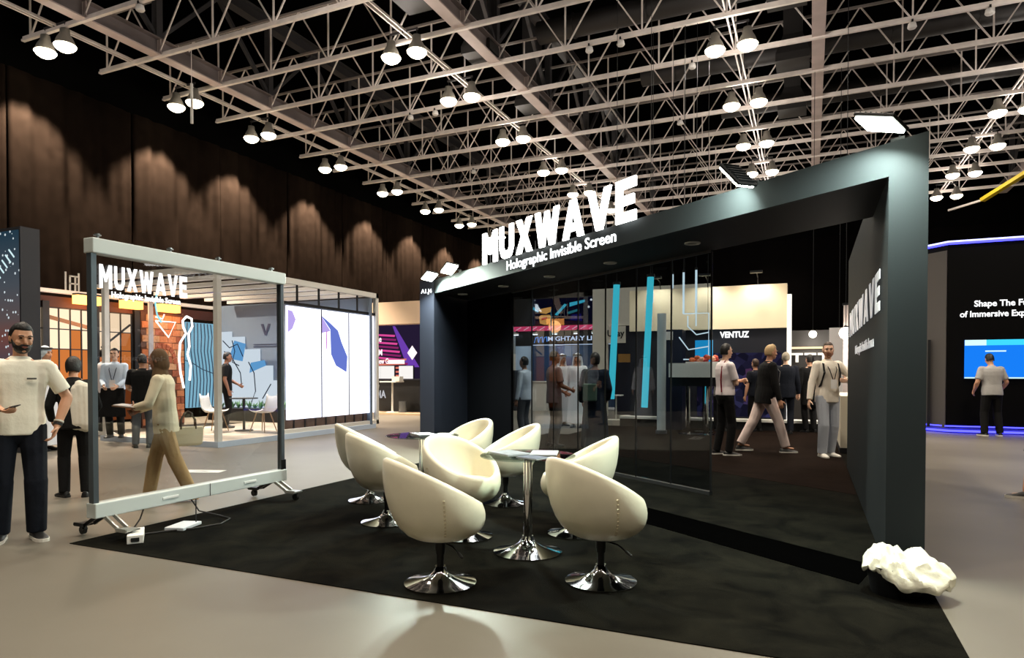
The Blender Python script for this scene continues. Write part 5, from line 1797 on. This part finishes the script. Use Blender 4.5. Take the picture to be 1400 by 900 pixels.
m4 = Person('man in white robe and white headcloth with black cord, left background', (-12.55, 7.55), 96, 1.86, .010, skin=SK2, hair_style='none', robe=ROBE, shoes=SHB)
headcloth(m4, cloth('headcloth', (214, 228, 240)))

m5 = Person('man in light blue shirt with lanyard and black apron, seen through the wheeled screen', (-12.75, 9.0, .1), 165, 1.78, .009, feet=((.1, 0, 10), (-.1, 0, -10)), wrists=((.12, .27, 1.02), (-.12, .27, 1.02)),
            skin=SK1, shirt=LBLUE, sleeve='long', hem=.95, trousers=BLK, shoes=SHB)
m5.lanyard(NAVY)
MB().loft([[(-.2, .145, .98), (.2, .145, .98), (.2, .16, .98), (-.2, .16, .98)], [(-.24, .17, .42), (.24, .17, .42), (.24, .19, .42), (-.24, .19, .42)]]).build('apron', BLK, m5.T)
Person('man in white shirt standing just behind the light blue shirted man', (-13.55, 9.35, .1), 35, 1.80, .010, skin=SK2, shirt=WTEE2, sleeve='long', hem=.86, trousers=BLK, shoes=SHW)
Person('man in black T-shirt and grey jeans, back turned, behind the woman in the headscarf', (-11.44, 8.62), -20, 1.74, .009, feet=((.12, 0, 15), (-.12, .02, -15)), wrists=((.2, .25, 1.0), (-.16, .27, 1.05)), head=(-20, 5), bulk=1.06, skin=SK2, shirt=BLK, trousers=DJEANS, shoes=SHB)
Person('man in black standing inside the white-framed booth beside the chairs', (-12.62, 11.7, .1), 70, 1.78, .009, wrists=((.26, .05, .88), (-.12, .25, 1.0)), skin=SK3, shirt=BLK, trousers=BLK, shoes=SHB, head=(0, 8))

# 9-11 three men right of the glass screens
m9 = Person('man in white T-shirt and black trousers with folded arms, beside the glass screens', (-1.32, 11.85), 82, 1.88, .008, feet=((.10, .05, 12), (-.10, -.06, -10)), wrists=((-.06, .19, 1.14), (.08, .23, 1.18)), elbow=((1, -.1, -.9), (-1, -.1, -.9)),
            head=(-8, 2), skin=SK1, hair=HAIRB, shirt=WTEE2, hem=.95, trousers=BLK, leg=.95, shoes=SHB, sole=SHW, belly=.015, bare_hem=.001)
b = MB().tube([m9.TF((.06, -.03, 1.49)), m9.TF((.11, -.11, 1.40)), m9.TF((.12, -.135, 1.2)), m9.TF((.12, -.12, 1.0))], .012, 6).build('bag_strap', mat('strap_red', (120, 24, 40), .6), m9.T)
m10 = Person('man in black jacket and cream trousers striding to the right, with a badge', (-.72, 12.55), 92, 1.88, .008, feet=((.09, .34, 4), (-.09, -.36, 4, .02)), wrists=((.26, .14, .84), (-.28, -.05, .86)), head=(-8, 4), lean=6, bulk=1.1, belly=.03,
             skin=SK2, hair=HAIRL, hair_style='quiff', shirt=BLK, sleeve='long', hem=.80, shirt_name='jacket', trousers=CREAMT, leg=1.12, shoes=SHB, sole=SHW)
m10.lanyard(mat('lanyard_grey', (150, 150, 150), .5), True, 1.14, .185)
m11 = Person('man in beige shirt and light jeans walking to the camera beside the archway wall', (.26, 12.3), 172, 1.90, .008, feet=((.10, .06, 10), (-.10, -.04, -12)), wrists=((.33, .05, .88), (-.16, .22, 1.18)), elbow=((1, -1, -.2), (-1, -.2, -.6)),
             head=(24, 6), skin=SK1, hair=HAIRN, hair_style='crop', beard=mat('stubble', (168, 118, 92), .7), shirt=cloth('beige_shirt', (236, 228, 214)), sleeve='long', hem=.84, trousers=JEANS, leg=1.1, shoes=SHW, curl=(.4, .9))
m11.lanyard(BLACK, True, 1.17, .155)
bp = thing('backpack', 'black backpack on the shoulders of the man in the beige shirt', 'backpack', m11.world((0, -.21, 1.0)), R(YAW - 172))
b = MB(); b.ell((0, 0, .14), .17, .09, .26); b.ell((0, -.04, .05), .14, .09, .15)
remesh('sack', b, .014, BLK, bp, 4)
for sg in (1, -1):
    MB().tube([(sg * .11, .08, .36), (sg * .125, .18, .50), (sg * .13, .31, .46), (sg * .14, .36, .32), (sg * .165, .30, .12), (sg * .15, .12, -.02)], .018, 8).build('strap', BLACK, bp)
Person('grey-haired man in dark suit, back turned, between the striding man and the beige shirt', (-.52, 16.6), 20, 1.86, .011, skin=SK1, hair=HAIRG, shirt=NAVY, sleeve='long', hem=.78, shirt_name='jacket', trousers=NAVY, shoes=SHB, bulk=1.08)
Person('person in long black coat far behind the man in the beige shirt', (-.02, 17.2), -10, 1.82, .012, skin=SK2, hair=HAIRB, shirt=BLK, sleeve='long', hem=.62, shirt_name='coat', trousers=BLK, shoes=SHB, bulk=1.12)
Person('man in grey shirt and black trousers, back turned, before the blue screen', (3.68, 17.9), 8, 1.83, .009, feet=((.15, 0, 15), (-.15, 0, -15)), wrists=((.26, .18, .95), (-.26, .18, .95)), head=(0, 22), lean=5, bulk=1.1, skin=SK2, shirt=cloth('grey_shirt', (172, 170, 168)), trousers=BLK, leg=1.1, shoes=SHB, sole=SHW)
Person('person in shorts cut off by the right edge of the picture', (2.36, 9.0), -60, 1.75, .009, feet=((.1, .2, 0), (-.1, -.28, 0, .03)), skin=SK2, shirt=GREYC, hem=.84, trousers=None, shorts=GREYC, shoes=SHB, sole=SHW, hair=HAIRN)
# people behind the glass
m16 = Person('man in brown-grey shirt with lanyard behind the glass screens', (-4.45, 11.95), 70, 1.80, .010, wrists=((.12, .28, 1.05), (-.14, .25, 1.0)), skin=SK3, shirt=cloth('taupe', (128, 116, 120)), hem=.80, trousers=GREYC, shoes=SHB)
m16.lanyard(BLACK, False)
m17 = Person('woman with black hair and dark dress behind the glass, back turned', (-3.45, 11.3), 15, 1.74, .010, female=True, skin=SK3, hair_style='long', robe=cloth('dark_blue', (30, 40, 56)), shoes=SHB, wrists=((.2, .12, .95), (-.24, .1, .9)))
pb = thing('shoulder_bag', 'green-grey bag on the back of the dark-dressed woman behind the glass', 'bag', m17.world((-.06, -.22, .92)), R(YAW - 15))
MB().box(-.12, .12, -.05, .05, 0, .3).build('bag_body', cloth('bag_green', (92, 120, 108)), pb, bevel=.02)
MB().tube([(-.1, .0, .28), (-.08, .1, .5), (0, .17, .6)], .012, 6).build('strap', BLACK, pb)
for x, y, ph_, l in ((-6.0, 16.7, 150, 'left'), (-5.45, 16.3, 200, 'right')):
    q = Person('man in white robe and headcloth far behind the glass, %s one of two' % l, (x, y), ph_, 1.88, .012, skin=SK3, hair_style='none', robe=ROBE, shoes=SHB)
    headcloth(q, ROBE)
Person('person in pale shirt at the left behind the glass screens', (-5.35, 12.6), -60, 1.72, .011, skin=SK2, shirt=LBLUE, sleeve='long', trousers=DJEANS, shoes=SHB)
for x, y, ph_, l, c in ((-1.95, 16.6, 10, 'left of the striding man, grey top', GREYC), (-1.2, 16.9, -20, 'just behind the striding man, navy top', NAVY)):
    Person('visitor facing the dark display wall %s' % l, (x, y), ph_, 1.72, .012, skin=SK2, hair=HAIRN, shirt=c, trousers=BLK, shoes=SHB)
